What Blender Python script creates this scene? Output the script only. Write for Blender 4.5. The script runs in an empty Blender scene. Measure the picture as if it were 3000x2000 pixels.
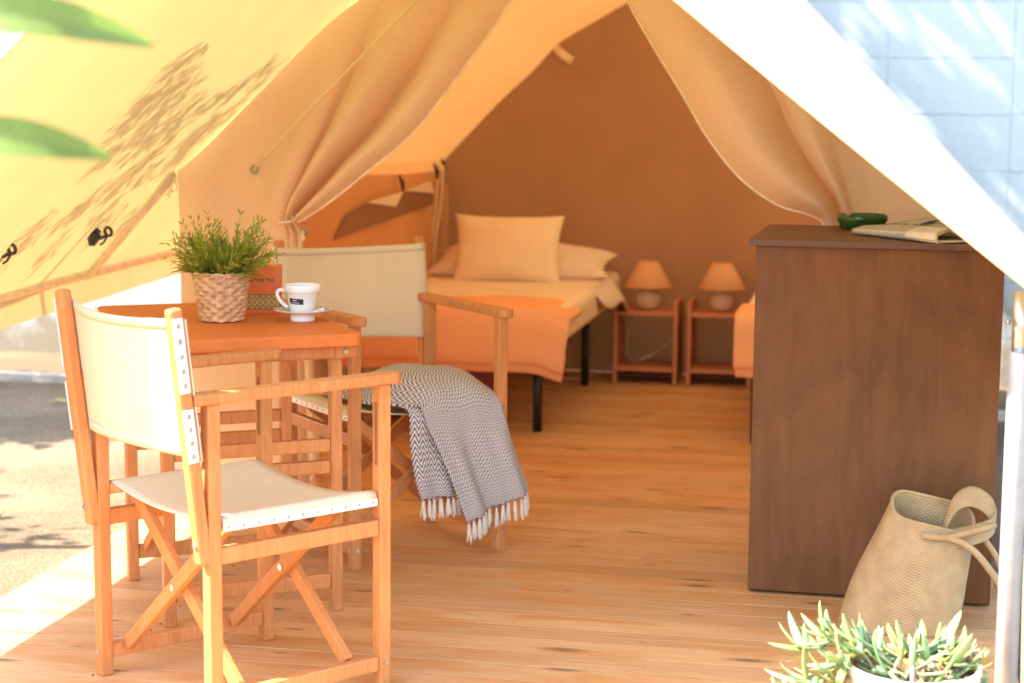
import bpy, math, random
import numpy as np
from mathutils import Vector, Matrix
R = math.radians
rnd = random.Random(7)

# ------------------------------------------------------------------ camera
S = bpy.context.scene
col = S.collection
cam = bpy.data.cameras.new('camera')
cam_o = bpy.data.objects.new('camera', cam); col.objects.link(cam_o)
_yaw, _pitch, _roll = 0.192596, 0.130802, 0.008539
_f = Vector((-math.sin(_yaw)*math.cos(_pitch), math.cos(_yaw)*math.cos(_pitch), -math.sin(_pitch)))
_r = Vector((math.cos(_yaw), math.sin(_yaw), 0)); _u = _r.cross(_f)
_r2 = math.cos(_roll)*_r + math.sin(_roll)*_u
_u2 = -math.sin(_roll)*_r + math.cos(_roll)*_u
cam_o.matrix_world = Matrix(((_r2.x, _u2.x, -_f.x, 0), (_r2.y, _u2.y, -_f.y, 0), (_r2.z, _u2.z, -_f.z, 1.15469), (0, 0, 0, 1)))
cam.sensor_width = 36; cam.lens = 63.78
cam.clip_start = .05; cam.clip_end = 400
cam.dof.use_dof = True; cam.dof.focus_distance = 3.75; cam.dof.aperture_fstop = 4.0
S.camera = cam_o

# ------------------------------------------------------------------ world, sun, exposure
SUN = Vector((1.0, 0.30, -1.17)).normalized()          # the way the light travels
world = bpy.data.worlds.new('World'); S.world = world; world.use_nodes = True
wn = world.node_tree.nodes; wl = world.node_tree.links
sky = wn.new('ShaderNodeTexSky'); sky.sky_type = 'NISHITA'; sky.sun_disc = False; sky.dust_density = 1.5; sky.ozone_density = .6
sky.sun_elevation = math.asin(-SUN.z); sky.sun_rotation = math.atan2(-SUN.x, -SUN.y) % (2*math.pi)
bg = wn['Background']; bg.inputs['Strength'].default_value = .15
wl.new(sky.outputs[0], bg.inputs['Color'])
sun = bpy.data.lights.new('sun', 'SUN'); sun.energy = 3.5; sun.angle = R(.5); sun.color = (1, .94, .84)
sun_o = bpy.data.objects.new('sun', sun); col.objects.link(sun_o)
sun_o.rotation_euler = SUN.to_track_quat('-Z', 'Y').to_euler(); sun_o.location = (-6, -1, 8)
S.view_settings.view_transform = 'Standard'; S.view_settings.look = 'None'
S.view_settings.gamma = 1; S.view_settings.use_curve_mapping = False
S.view_settings.exposure = 2.93
S.cycles.max_bounces = 12; S.cycles.diffuse_bounces = 7; S.cycles.transmission_bounces = 8
S.cycles.transparent_max_bounces = 8; S.cycles.sample_clamp_indirect = 8
S.cycles.caustics_reflective = False; S.cycles.caustics_refractive = False

# ------------------------------------------------------------------ helpers
def tag(o, label=None, cat=None, group=None, kind=None):
    if label: o['label'] = label
    if cat: o['category'] = cat
    if group: o['group'] = group
    if kind: o['kind'] = kind
    return o
def empty(name, loc=(0, 0, 0), rz=0, label=None, cat=None, group=None, kind=None):
    o = bpy.data.objects.new(name, None); col.objects.link(o)
    o.location = loc; o.rotation_euler = (0, 0, rz); o.empty_display_size = .1
    return tag(o, label, cat, group, kind)
class MB:
    def __init__(s): s.v = []; s.f = []; s.uv = []; s.has_uv = False
    def add(s, vs, fs, uvs=None):
        n = len(s.v); s.v += [tuple(x) for x in vs]
        s.f += [tuple(i+n for i in f) for f in fs]
        if uvs is not None: s.has_uv = True; s.uv += [tuple(x) for x in uvs]
        else: s.uv += [(0, 0)]*len(vs)
        return s
    def box(s, c, size, M=None):
        x, y, z = (q/2 for q in size); P = []
        for sx, sy, sz in ((-1,-1,-1),(1,-1,-1),(1,1,-1),(-1,1,-1),(-1,-1,1),(1,-1,1),(1,1,1),(-1,1,1)):
            v = Vector((sx*x, sy*y, sz*z))
            if M is not None: v = M @ v
            P.append(v+Vector(c))
        return s.add(P, [(3,2,1,0),(4,5,6,7),(0,1,5,4),(1,2,6,5),(2,3,7,6),(3,0,4,7)])
    def bar(s, a, b, w, t, up=(0, 0, 1)):
        a, b = Vector(a), Vector(b); d = (b-a); L = d.length; d.normalize()
        u = Vector(up); side = d.cross(u)
        if side.length < 1e-4: side = d.cross(Vector((1, 0, 0)))
        side.normalize(); u = side.cross(d)
        M = Matrix((side, d, u)).transposed()
        return s.box((a+b)/2, (w, L, t), M)
    def tube(s, pts, r, seg=8, cap=True):
        pts = [Vector(p) for p in pts]; n = len(pts); vs = []; fs = []; pu = None
        for i, p in enumerate(pts):
            d = (pts[min(i+1, n-1)]-pts[max(i-1, 0)]).normalized()
            if pu is None: pu = d.orthogonal().normalized()
            pu = (pu-d*pu.dot(d))
            if pu.length < 1e-5: pu = d.orthogonal()
            pu.normalize(); q = d.cross(pu); rr = r[i] if isinstance(r, (list, tuple)) else r
            for k in range(seg):
                a = 2*math.pi*k/seg; vs.append(p+(pu*math.cos(a)+q*math.sin(a))*rr)
        for i in range(n-1):
            for k in range(seg):
                fs.append((i*seg+k, i*seg+(k+1) % seg, (i+1)*seg+(k+1) % seg, (i+1)*seg+k))
        if cap: fs += [tuple(range(seg-1, -1, -1)), tuple(range((n-1)*seg, n*seg))]
        return s.add(vs, fs)
    def lathe(s, prof, seg=32, c=(0, 0, 0), close=False, cap=True):
        vs = []; fs = []; n = len(prof)
        for r, z in prof:
            for k in range(seg):
                a = 2*math.pi*k/seg; vs.append((c[0]+r*math.cos(a), c[1]+r*math.sin(a), c[2]+z))
        for i in range(n-1 if not close else n):
            j = (i+1) % n
            for k in range(seg):
                fs.append((i*seg+k, i*seg+(k+1) % seg, j*seg+(k+1) % seg, j*seg+k))
        if not close and cap:
            if prof[0][0] > 1e-6: fs.append(tuple(range(seg-1, -1, -1)))
            if prof[-1][0] > 1e-6: fs.append(tuple(range((n-1)*seg, n*seg)))
        return s.add(vs, fs)
    def grid(s, fn, nu, nv, uvs=(1, 1), wrap=False):
        vs = []; uv = []; fs = []
        for j in range(nv+1):
            for i in range(nu+1):
                vs.append(fn(i/nu, j/nv)); uv.append((i/nu*uvs[0], j/nv*uvs[1]))
        for j in range(nv):
            for i in range(nu):
                a = j*(nu+1)+i; fs.append((a, a+1, a+nu+2, a+nu+1))
        return s.add(vs, fs, uv)
    def mesh(s, name, mat, smooth=False):
        me = bpy.data.meshes.new(name); me.from_pydata(s.v, [], s.f)
        if s.has_uv:
            ul = me.uv_layers.new(name='UVMap')
            idx = np.zeros(len(me.loops), dtype=np.int32); me.loops.foreach_get('vertex_index', idx)
            ul.data.foreach_set('uv', np.array(s.uv, dtype=np.float32)[idx].ravel())
        me.materials.append(mat)
        if smooth: me.polygons.foreach_set('use_smooth', [True]*len(me.polygons))
        me.update(); return me
    def build(s, name, mat, parent=None, smooth=False, bevel=0, solid=0, sub=0, seg=2):
        o = bpy.data.objects.new(name, s.mesh(name, mat, smooth)); col.objects.link(o); o.parent = parent
        if solid:
            m = o.modifiers.new('thick', 'SOLIDIFY'); m.thickness = solid; m.offset = 0
        if sub:
            m = o.modifiers.new('sub', 'SUBSURF'); m.levels = sub; m.render_levels = sub
        if bevel:
            m = o.modifiers.new('bev', 'BEVEL'); m.width = bevel; m.segments = seg; m.limit_method = 'ANGLE'; m.angle_limit = R(35)
        return o
def inst(src, parent, M=None, name=None):
    c = src.copy(); col.objects.link(c); c.parent = parent
    if M is not None: c.matrix_local = M
    return c
def copy_tree(o, parent=None):
    c = o.copy(); col.objects.link(c); c.parent = parent
    for ch in list(o.children): copy_tree(ch, c)
    return c
def lerp(a, b, t): return tuple(x+(y-x)*t for x, y in zip(a, b))
def cr(pts, t):                                          # Catmull-Rom through pts, t in 0..1
    n = len(pts)-1; x = min(max(t, 0), 1)*n; i = min(int(x), n-1); k = x-i
    P = [pts[max(i-1, 0)], pts[i], pts[i+1], pts[min(i+2, n)]]
    return tuple(.5*((2*b)+(c-a)*k+(2*a-5*b+4*c-d)*k*k+(-a+3*b-3*c+d)*k**3) for a, b, c, d in zip(*P))
def sm(a, b, x):
    x = min(max((x-a)/(b-a), 0), 1); return x*x*(3-2*x)

# ------------------------------------------------------------------ materials
def new_mat(name):
    m = bpy.data.materials.new(name); m.use_nodes = True
    nt = m.node_tree; return m, nt, nt.nodes, nt.links, nt.nodes['Principled BSDF']
def coords(N, L, kind='Object', scale=(1, 1, 1), rand=False):
    tc = N.new('ShaderNodeTexCoord'); mp = N.new('ShaderNodeMapping'); mp.inputs['Scale'].default_value = scale
    L.new(tc.outputs[kind], mp.inputs['Vector'])
    if rand:
        oi = N.new('ShaderNodeObjectInfo'); mu = N.new('ShaderNodeVectorMath'); mu.operation = 'SCALE'
        cb = N.new('ShaderNodeCombineXYZ')
        for i in range(3): L.new(oi.outputs['Random'], cb.inputs[i])
        L.new(cb.outputs[0], mu.inputs[0]); mu.inputs['Scale'].default_value = 37.0
        L.new(mu.outputs[0], mp.inputs['Location'])
    return mp.outputs[0]
def noise(N, L, vec, scale, detail=3, rough=.55, dist=0):
    n = N.new('ShaderNodeTexNoise'); n.inputs['Scale'].default_value = scale; n.inputs['Detail'].default_value = detail
    n.inputs['Roughness'].default_value = rough; n.inputs['Distortion'].default_value = dist
    if vec is not None: L.new(vec, n.inputs['Vector'])
    return n.outputs['Fac']
def ramp(N, L, fac, stops):
    r = N.new('ShaderNodeValToRGB'); e = r.color_ramp.elements
    while len(e) < len(stops): e.new(.5)
    for k, (p, c) in enumerate(stops):
        e[k].position = p; e[k].color = (*c, 1) if len(c) == 3 else c
    L.new(fac, r.inputs[0]); return r.outputs[0]
def mixc(N, L, fac, a, b, mode='MIX'):
    m = N.new('ShaderNodeMix'); m.data_type = 'RGBA'; m.blend_type = mode
    for sock, v in ((m.inputs[0], fac), (m.inputs[6], a), (m.inputs[7], b)):
        if isinstance(v, (int, float)): sock.default_value = v
        elif isinstance(v, tuple): sock.default_value = (*v, 1)
        else: L.new(v, sock)
    return m.outputs[2]
def math_n(N, L, op, a, b=None):
    m = N.new('ShaderNodeMath'); m.operation = op
    for i, v in enumerate((a, b)):
        if v is None: continue
        if isinstance(v, (int, float)): m.inputs[i].default_value = v
        else: L.new(v, m.inputs[i])
    return m.outputs[0]
def bump(N, L, b, h, strength, dist=.002):
    bp = N.new('ShaderNodeBump'); bp.inputs['Strength'].default_value = strength; bp.inputs['Distance'].default_value = dist
    L.new(h, bp.inputs['Height']); L.new(bp.outputs[0], b.inputs['Normal'])
def simple(name, c, rough=.6, var=.12, scale=30, bmp=0, metal=0, spec=.5, rand=False, stretch=(1, 1, 1)):
    m, nt, N, L, b = new_mat(name)
    v = coords(N, L, 'Object', stretch, rand); n = noise(N, L, v, scale)
    lo = tuple(x*(1-var) for x in c); hi = tuple(min(1, x*(1+var)) for x in c)
    L.new(ramp(N, L, n, [(.3, lo), (.7, hi)]), b.inputs['Base Color'])
    b.inputs['Roughness'].default_value = rough; b.inputs['Metallic'].default_value = metal
    b.inputs['Specular IOR Level'].default_value = spec
    if bmp: bump(N, L, b, n, bmp)
    return m
def wood(name, lo, hi, rough=.45, stretch=(18, 18, 2), knots=False, scale=4, rand=True, var=0):
    m, nt, N, L, b = new_mat(name)
    v = coords(N, L, 'Object', stretch, rand)
    n = noise(N, L, v, scale, 5, .6, 1.2)
    c = ramp(N, L, n, [(.25, lo), (.75, hi)])
    if var:
        oi = N.new('ShaderNodeObjectInfo')
        c = mixc(N, L, math_n(N, L, 'MULTIPLY', oi.outputs['Random'], var), c, tuple(x*.62 for x in lo))
        r2 = math_n(N, L, 'FRACT', math_n(N, L, 'MULTIPLY', oi.outputs['Random'], 7.31))
        c = mixc(N, L, math_n(N, L, 'MULTIPLY', r2, var*.7), c, tuple(min(1, x*1.22) for x in hi))
    if knots:
        kv = coords(N, L, 'Object', (3.2, 11, 1), True)
        vo = N.new('ShaderNodeTexVoronoi'); vo.voronoi_dimensions = '2D'; vo.inputs['Scale'].default_value = .75; vo.inputs['Randomness'].default_value = 1
        L.new(kv, vo.inputs['Vector'])
        cs = N.new('ShaderNodeSeparateColor'); L.new(vo.outputs['Color'], cs.inputs[0])
        dsc = math_n(N, L, 'DIVIDE', vo.outputs['Distance'], math_n(N, L, 'ADD', math_n(N, L, 'POWER', cs.outputs[0], 1.6), .12))
        k = ramp(N, L, dsc, [(.0, (1, 1, 1)), (.05, (.8, .8, .8)), (.15, (0, 0, 0))])
        st = noise(N, L, coords(N, L, 'Object', (2, 30, 1), True), 3, 4, .7, 2)
        stc = ramp(N, L, st, [(.60, (0, 0, 0)), (.74, (1, 1, 1))])
        c = mixc(N, L, math_n(N, L, 'MULTIPLY', stc, .55), c, tuple(x*.55 for x in lo))
        bigp = ramp(N, L, noise(N, L, coords(N, L, 'Object', (2.2, 5, 1), True), 1.6, 3, .6, .6), [(.45, (0, 0, 0)), (.62, (1, 1, 1))])
        c = mixc(N, L, math_n(N, L, 'MULTIPLY', bigp, .7), c, (.56, .235, .065))
        pale = ramp(N, L, noise(N, L, coords(N, L, 'Object', (1.1, 40, 1), True), 2.2, 3, .6, .3), [(.55, (0, 0, 0)), (.72, (1, 1, 1))])
        c = mixc(N, L, math_n(N, L, 'MULTIPLY', pale, .4), c, (.80, .56, .34))
        c = mixc(N, L, math_n(N, L, 'MULTIPLY', k, .8), c, (.10, .045, .02))
    L.new(c, b.inputs['Base Color']); b.inputs['Roughness'].default_value = rough
    b.inputs['Specular IOR Level'].default_value = .15 if knots else .35
    bump(N, L, b, n, .25, .001)
    return m
def canvas(name, c, t, fac, weave=900, bmp=.15, wrinkle=0):
    """woven cloth: part of the light is scattered back, part comes through"""
    m, nt, N, L, b = new_mat(name); N.remove(b)
    out = N['Material Output']
    v = coords(N, L, 'Object'); n = noise(N, L, v, 5, 4); n2 = noise(N, L, v, 160, 2)
    nn = math_n(N, L, 'ADD', math_n(N, L, 'MULTIPLY', n, .6), math_n(N, L, 'MULTIPLY', n2, .4))
    d = N.new('ShaderNodeBsdfDiffuse'); tr = N.new('ShaderNodeBsdfTranslucent'); mx = N.new('ShaderNodeMixShader')
    L.new(ramp(N, L, nn, [(.3, tuple(x*.92 for x in c)), (.7, tuple(min(x*1.05, .95) for x in c))]), d.inputs['Color'])
    L.new(ramp(N, L, nn, [(.3, tuple(x*.9 for x in t)), (.7, tuple(min(x*1.07, .98) for x in t))]), tr.inputs['Color'])
    mx.inputs[0].default_value = fac
    L.new(d.outputs[0], mx.inputs[1]); L.new(tr.outputs[0], mx.inputs[2]); L.new(mx.outputs[0], out.inputs['Surface'])
    bp = N.new('ShaderNodeBump'); bp.inputs['Strength'].default_value = bmp; bp.inputs['Distance'].default_value = .004
    h = n2
    if wrinkle:
        h = math_n(N, L, 'ADD', math_n(N, L, 'MULTIPLY', noise(N, L, coords(N, L, 'Object', (1, .5, 1)), 7, 2), wrinkle), math_n(N, L, 'MULTIPLY', n2, .2))
    L.new(h, bp.inputs['Height']); L.new(bp.outputs[0], d.inputs['Normal'])
    return m

M = {}
M['table_wood'] = wood('varnished_tabletop', (.56, .155, .035), (.66, .20, .05), .5, (3, 20, 20))
M['table_wood'].node_tree.nodes['Principled BSDF'].inputs['Specular IOR Level'].default_value = .12
M['wood'] = wood('oiled_orange_wood', (.42, .145, .038), (.63, .27, .09), .45, var=.22)
M['deck'] = wood('deck_pine', (.50, .255, .10), (.73, .43, .20), .5, (1.2, 22, 6), True, 5, True, .5)
M['deck_under'] = simple('dark_joist', (.10, .06, .035), .8)
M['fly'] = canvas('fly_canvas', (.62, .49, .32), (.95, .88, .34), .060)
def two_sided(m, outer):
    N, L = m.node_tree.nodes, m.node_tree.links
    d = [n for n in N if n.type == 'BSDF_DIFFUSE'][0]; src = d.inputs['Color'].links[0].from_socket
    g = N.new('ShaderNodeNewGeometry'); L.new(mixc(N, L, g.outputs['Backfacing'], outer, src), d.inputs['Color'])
two_sided(M['fly'], (.52, .50, .46))                       # sunlit tone put into the outer face, warm shadow tone into the inner
M['rear'] = canvas('rear_roof_canvas', (.68, .64, .58), (.95, .62, .26), .36)
M['valance'] = canvas('valance_canvas', (.66, .54, .36), (.95, .78, .30), .10)
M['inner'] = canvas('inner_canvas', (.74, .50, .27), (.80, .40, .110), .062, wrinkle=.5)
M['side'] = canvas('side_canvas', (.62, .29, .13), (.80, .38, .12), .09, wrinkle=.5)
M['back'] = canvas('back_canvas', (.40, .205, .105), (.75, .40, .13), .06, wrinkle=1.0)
M['flap'] = canvas('flap_canvas', (.78, .58, .39), (.85, .56, .29), .27)
M['flap_hem'] = simple('flap_hem', (.82, .66, .45), .8)
M['mesh'] = simple('window_mesh', (.28, .135, .06), .8, .1, 200)
M['chair_cloth'] = canvas('chair_canvas', (.73, .60, .41), (.82, .70, .45), .08, bmp=.2)
M['chair_strip'] = simple('canvas_strip', (.80, .76, .68), .8, .06, 80)
M['stud'] = simple('stud_metal', (.35, .33, .28), .35, .1, 20, metal=.9)
M['steel'] = simple('steel', (.72, .74, .76), .28, .06, 12, metal=1)
M['galv'] = simple('galvanised_tube', (.46, .49, .53), .36, .08, 40, metal=.55)
M['black'] = simple('black_metal', (.012, .012, .013), .45)
M['rubber'] = simple('black_elastic', (.03, .024, .02), .6)
M['cord'] = simple('cream_cord', (.74, .60, .40), .8, .1, 120)
M['post'] = wood('pale_post', (.50, .28, .13), (.62, .38, .2), .6)
M['cab'] = wood('dark_stained_panel', (.125, .053, .020), (.178, .076, .029), .55, (9, 9, 1.3), False, 2.6)
def blotch(m):
    N, L = m.node_tree.nodes, m.node_tree.links; b = N['Principled BSDF']; src = b.inputs['Base Color'].links[0].from_socket
    n1 = noise(N, L, coords(N, L, 'Object', (4, 4, 2.2)), 1.6, 5, .65, .8)
    c = mixc(N, L, 1.0, src, ramp(N, L, n1, [(.3, (.72, .70, .68)), (.7, (1.18, 1.14, 1.08))]), 'MULTIPLY')
    n2 = noise(N, L, coords(N, L, 'Object', (60, 60, 9)), 2.0, 3, .7, 1.5)
    c = mixc(N, L, math_n(N, L, 'MULTIPLY', ramp(N, L, n2, [(.68, (0, 0, 0)), (.76, (1, 1, 1))]), .3), c, (.22, .11, .05))
    L.new(c, b.inputs['Base Color'])
    L.new(ramp(N, L, n1, [(.3, (.42, .42, .42)), (.7, (.66, .66, .66))]), b.inputs['Roughness'])
blotch(M['cab'])
M['cab'].node_tree.nodes['Principled BSDF'].inputs['Specular IOR Level'].default_value = .18
M['cab_top'] = wood('dark_stained_top', (.12, .045, .015), (.18, .072, .025), .45, (1.5, 14, 14), False, 3)
M['ply_edge'] = simple('ply_edge', (.10, .05, .028), .6, .35, 12, stretch=(1, 1, 40))
M['sheet'] = canvas('bed_sheet', (.86, .70, .48), (.8, .6, .4), .05, wrinkle=.4)
M['pillow'] = canvas('pillow_linen', (.80, .65, .47), (.8, .6, .4), .05, wrinkle=.6)
M['cushion'] = canvas('cushion_cloth', (.86, .68, .43), (.7, .5, .3), .03, bmp=.4, wrinkle=.2)
M['orange'] = canvas('orange_fleece', (.90, .44, .20), (.72, .2, .05), .04, bmp=.4, wrinkle=.4)
M['night'] = wood('nightstand_wood', (.50, .19, .075), (.60, .24, .10), .5, (4, 20, 20), False, 4)
M['lamp_shade'] = canvas('lamp_shade', (.84, .47, .22), (.8, .4, .15), .25)
M['ceramic'] = simple('beige_ceramic', (.64, .48, .29), .25, .06, 9)
M['white_china'] = simple('white_china', (.86, .85, .81), .18, .02, 9)
M['teal_glaze'] = simple('teal_glaze', (.42, .48, .40), .2, .3, 40)
M['coffee'] = simple('coffee', (.30, .15, .05), .25, .25, 60)
M['foam'] = simple('milk_foam', (.72, .58, .30), .6, .15, 120)
M['dark_print'] = simple('dark_print', (.035, .025, .028), .4)
M['white_print'] = simple('white_print', (.8, .78, .76), .5)
M['red_case'] = simple('red_case', (.25, .018, .014), .5, .3, 6)
M['dark_case'] = simple('dark_case', (.02, .016, .014), .7)
M['tea_orange'] = simple('tea_box_card', (.72, .17, .035), .5, .05, 40)
M['tea_band'] = simple('tea_band', (.66, .44, .13), .5, .1, 90)
M['ink'] = simple('ink', (.05, .022, .012), .6)
M['wicker'] = simple('wicker', (.58, .34, .17), .65, .35, 60, .3)
M['soil'] = simple('soil', (.07, .045, .03), .95, .6, 90, .8)
M['pot_out'] = simple('whitewashed_pot', (.74, .62, .52), .7, .1, 15)
M['terracotta'] = simple('terracotta', (.50, .23, .11), .8, .15, 25)
M['jute'] = None
M['twig'] = simple('dry_twig', (.20, .10, .06), .85, .4, 60, .5)
M['glass_green'] = simple('green_glass', (.035, .085, .018), .12, .3, 30)
M['cable'] = simple('white_cable', (.62, .55, .48), .5)
M['bark'] = simple('bark', (.11, .075, .05), .9, .4, 20, .6)
M['stone'] = simple('brown_stone', (.17, .10, .07), .9, .3, 40, .6)
M['dry_leaf'] = simple('yellow_leaf', (.55, .36, .06), .7, .2, 60)
def leafmat(name, a, b, t, fac=.35, scale=14):
    m, nt, N, L, bs = new_mat(name); out = N['Material Output']
    v = coords(N, L, 'Object', rand=True); n = noise(N, L, v, scale, 2)
    c = ramp(N, L, n, [(.3, a), (.7, b)])
    L.new(c, bs.inputs['Base Color']); bs.inputs['Roughness'].default_value = .45
    tr = N.new('ShaderNodeBsdfTranslucent'); tr.inputs['Color'].default_value = (*t, 1)
    mx = N.new('ShaderNodeMixShader'); mx.inputs[0].default_value = fac
    L.new(bs.outputs[0], mx.inputs[1]); L.new(tr.outputs[0], mx.inputs[2]); L.new(mx.outputs[0], out.inputs['Surface'])
    return m
M['tree_leaf'] = leafmat('tree_leaf', (.04, .07, .02), (.08, .12, .04), (.1, .2, .03), .2)
M['grass'] = leafmat('grass_leaf', (.10, .15, .012), (.42, .44, .07), (.5, .55, .05), .3, 30)
M['succ'] = leafmat('succulent_leaf', (.19, .31, .11), (.42, .51, .26), (.35, .45, .12), .22, 20)
def vary_leaf(m):
    N, L = m.node_tree.nodes, m.node_tree.links; b = N['Principled BSDF']; src = b.inputs['Base Color'].links[0].from_socket
    oi = N.new('ShaderNodeObjectInfo')
    L.new(mixc(N, L, 1.0, src, ramp(N, L, oi.outputs['Random'], [(0, (.72, .88, .95)), (.5, (1, 1, 1)), (.85, (1.25, 1.05, .6)), (1, (1.35, .75, .55))]), 'MULTIPLY'), b.inputs['Base Color'])
vary_leaf(M['succ'])
M['branch_leaf'] = leafmat('glossy_leaf', (.10, .15, .03), (.14, .21, .05), (.28, .40, .05), .4, 9)

def jute_mat():
    m, nt, N, L, b = new_mat('jute_weave')
    tc = N.new('ShaderNodeTexCoord')
    sp = N.new('ShaderNodeSeparateXYZ'); L.new(tc.outputs['UV'], sp.inputs[0])
    def wave(s, k):
        return math_n(N, L, 'SINE', math_n(N, L, 'MULTIPLY', s, k))
    a = wave(sp.outputs[0], 2*math.pi/.0085); c = wave(sp.outputs[1], 2*math.pi/.0075)
    h = math_n(N, L, 'MULTIPLY', a, c)
    h = math_n(N, L, 'ADD', math_n(N, L, 'MULTIPLY', h, .25), .5)
    n = noise(N, L, tc.outputs['Object'], 25, 3)
    hh = math_n(N, L, 'ADD', math_n(N, L, 'MULTIPLY', h, .6), math_n(N, L, 'MULTIPLY', n, .4))
    L.new(ramp(N, L, hh, [(.25, (.26, .155, .065)), (.7, (.56, .385, .195))]), b.inputs['Base Color'])
    b.inputs['Roughness'].default_value = .9; bump(N, L, b, h, .6, .003); return m
M['jute'] = jute_mat()
def throw_mat():
    m, nt, N, L, b = new_mat('herringbone_weave')
    tc = N.new('ShaderNodeTexCoord'); sp = N.new('ShaderNodeSeparateXYZ'); L.new(tc.outputs['UV'], sp.inputs[0])
    zig = N.new('ShaderNodeMath'); zig.operation = 'PINGPONG'; L.new(sp.outputs[0], zig.inputs[0]); zig.inputs[1].default_value = .0122
    vv = math_n(N, L, 'ADD', sp.outputs[1], math_n(N, L, 'MULTIPLY', zig.outputs[0], 1.35))
    st = math_n(N, L, 'SINE', math_n(N, L, 'MULTIPLY', vv, 2*math.pi/.0120))
    n = noise(N, L, tc.outputs['UV'], 500, 2)
    st = math_n(N, L, 'ADD', st, math_n(N, L, 'MULTIPLY', math_n(N, L, 'SUBTRACT', n, .5), .25))
    f = math_n(N, L, 'ADD', math_n(N, L, 'MULTIPLY', st, .5), .5)
    L.new(ramp(N, L, f, [(.34, (.05, .075, .18)), (.54, (.74, .65, .52))]), b.inputs['Base Color'])
    b.inputs['Roughness'].default_value = .95; bump(N, L, b, f, .5, .002); return m
M['throw'] = throw_mat()
M['tassel'] = simple('cream_wool', (.76, .69, .58), .95, .12, 200, .4)
M['knot'] = simple('navy_knot', (.06, .08, .2), .95)
def ground_mat():
    m, nt, N, L, b = new_mat('gravelly_sand')
    v = coords(N, L, 'Object')
    big = noise(N, L, v, 1.1, 4); fine = noise(N, L, v, 70, 3, .7); mid = noise(N, L, v, 9, 4, .65)
    c = ramp(N, L, fine, [(.3, (.08, .065, .045)), (.5, (.18, .15, .105)), (.72, (.36, .31, .235))])
    c = mixc(N, L, ramp(N, L, mid, [(.52, (0, 0, 0)), (.66, (.8, .8, .8))]), c, (.17, .12, .075))
    c = mixc(N, L, ramp(N, L, big, [(.42, (0, 0, 0)), (.6, (1, 1, 1))]), c, (.42, .36, .27), 'MULTIPLY')
    c = mixc(N, L, .3, c, (.21, .175, .12)); c = mixc(N, L, 1.0, c, (.88, .74, .55), 'MULTIPLY')
    L.new(c, b.inputs['Base Color']); b.inputs['Roughness'].default_value = .95
    bump(N, L, b, fine, .9, .012); return m
M['ground'] = ground_mat()
def block_mat():
    m, nt, N, L, b = new_mat('painted_block')
    tc = N.new('ShaderNodeTexCoord'); ge = N.new('ShaderNodeNewGeometry'); sp = N.new('ShaderNodeSeparateXYZ')
    L.new(ge.outputs['Position'], sp.inputs[0])
    n = noise(N, L, ge.outputs['Position'], 6, 5, .65); f = noise(N, L, ge.outputs['Position'], 60, 3)
    c = ramp(N, L, f, [(.3, (.34, .39, .385)), (.7, (.38, .43, .42))])
    low = math_n(N, L, 'SUBTRACT', math_n(N, L, 'MULTIPLY', n, 1.5), math_n(N, L, 'MULTIPLY', sp.outputs[2], 1.25))
    st = ramp(N, L, low, [(.30, (0, 0, 0)), (.75, (1, 1, 1))])
    c = mixc(N, L, math_n(N, L, 'MULTIPLY', st, .9), c, (.20, .15, .09))
    L.new(c, b.inputs['Base Color']); b.inputs['Roughness'].default_value = .85
    bump(N, L, b, f, .4, .003); return m
M['block'] = block_mat()
M['mortar'] = simple('mortar', (.33, .38, .375), .9)
M['slot'] = simple('slot_shadow_wood', (.26, .09, .03), .6)
M['concrete'] = simple('kerb_concrete', (.42, .37, .29), .9, .25, 20, .5)
def paper_mat():
    m, nt, N, L, b = new_mat('newsprint')
    tc = N.new('ShaderNodeTexCoord'); sp = N.new('ShaderNodeSeparateXYZ'); L.new(tc.outputs['UV'], sp.inputs[0])
    ln = math_n(N, L, 'SINE', math_n(N, L, 'MULTIPLY', sp.outputs[1], 2*math.pi*230))
    n = noise(N, L, coords(N, L, 'UV', (220, 60, 1)), 1, 2)
    tx = math_n(N, L, 'MULTIPLY', math_n(N, L, 'GREATER_THAN', ln, .1), math_n(N, L, 'GREATER_THAN', n, .42))
    # columns of small print with pale gutters between them
    cl = math_n(N, L, 'GREATER_THAN', math_n(N, L, 'FRACT', math_n(N, L, 'MULTIPLY', sp.outputs[0], 4.0)), .09)
    c = mixc(N, L, math_n(N, L, 'MULTIPLY', math_n(N, L, 'MULTIPLY', tx, cl), .8), (.66, .57, .43), (.15, .12, .10))
    L.new(c, b.inputs['Base Color']); b.inputs['Roughness'].default_value = .85; return m
M['paper'] = paper_mat(); M['paper_plain'] = simple('paper_margin', (.70, .61, .46), .85, .05, 40)

def text(body, size, mat, parent, Mx, name='lettering', align='LEFT', extr=.0002):
    cu = bpy.data.curves.new('t', 'FONT'); cu.body = body; cu.size = size; cu.align_x = align; cu.extrude = extr
    o = bpy.data.objects.new('t', cu); col.objects.link(o)
    dg = bpy.context.evaluated_depsgraph_get(); me = bpy.data.meshes.new_from_object(o.evaluated_get(dg))
    bpy.data.objects.remove(o); me.name = name; me.materials.clear(); me.materials.append(mat)
    q = bpy.data.objects.new(name, me); col.objects.link(q); q.parent = parent; q.matrix_local = Mx
    return q

# ================================================================== SETTING
GZ = -.11
b = MB(); b.add([(-60, -40, GZ), (60, -40, GZ), (60, 80, GZ), (-60, 80, GZ)], [(0, 1, 2, 3)])
tag(b.build('ground', M['ground']), kind='structure')
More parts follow.
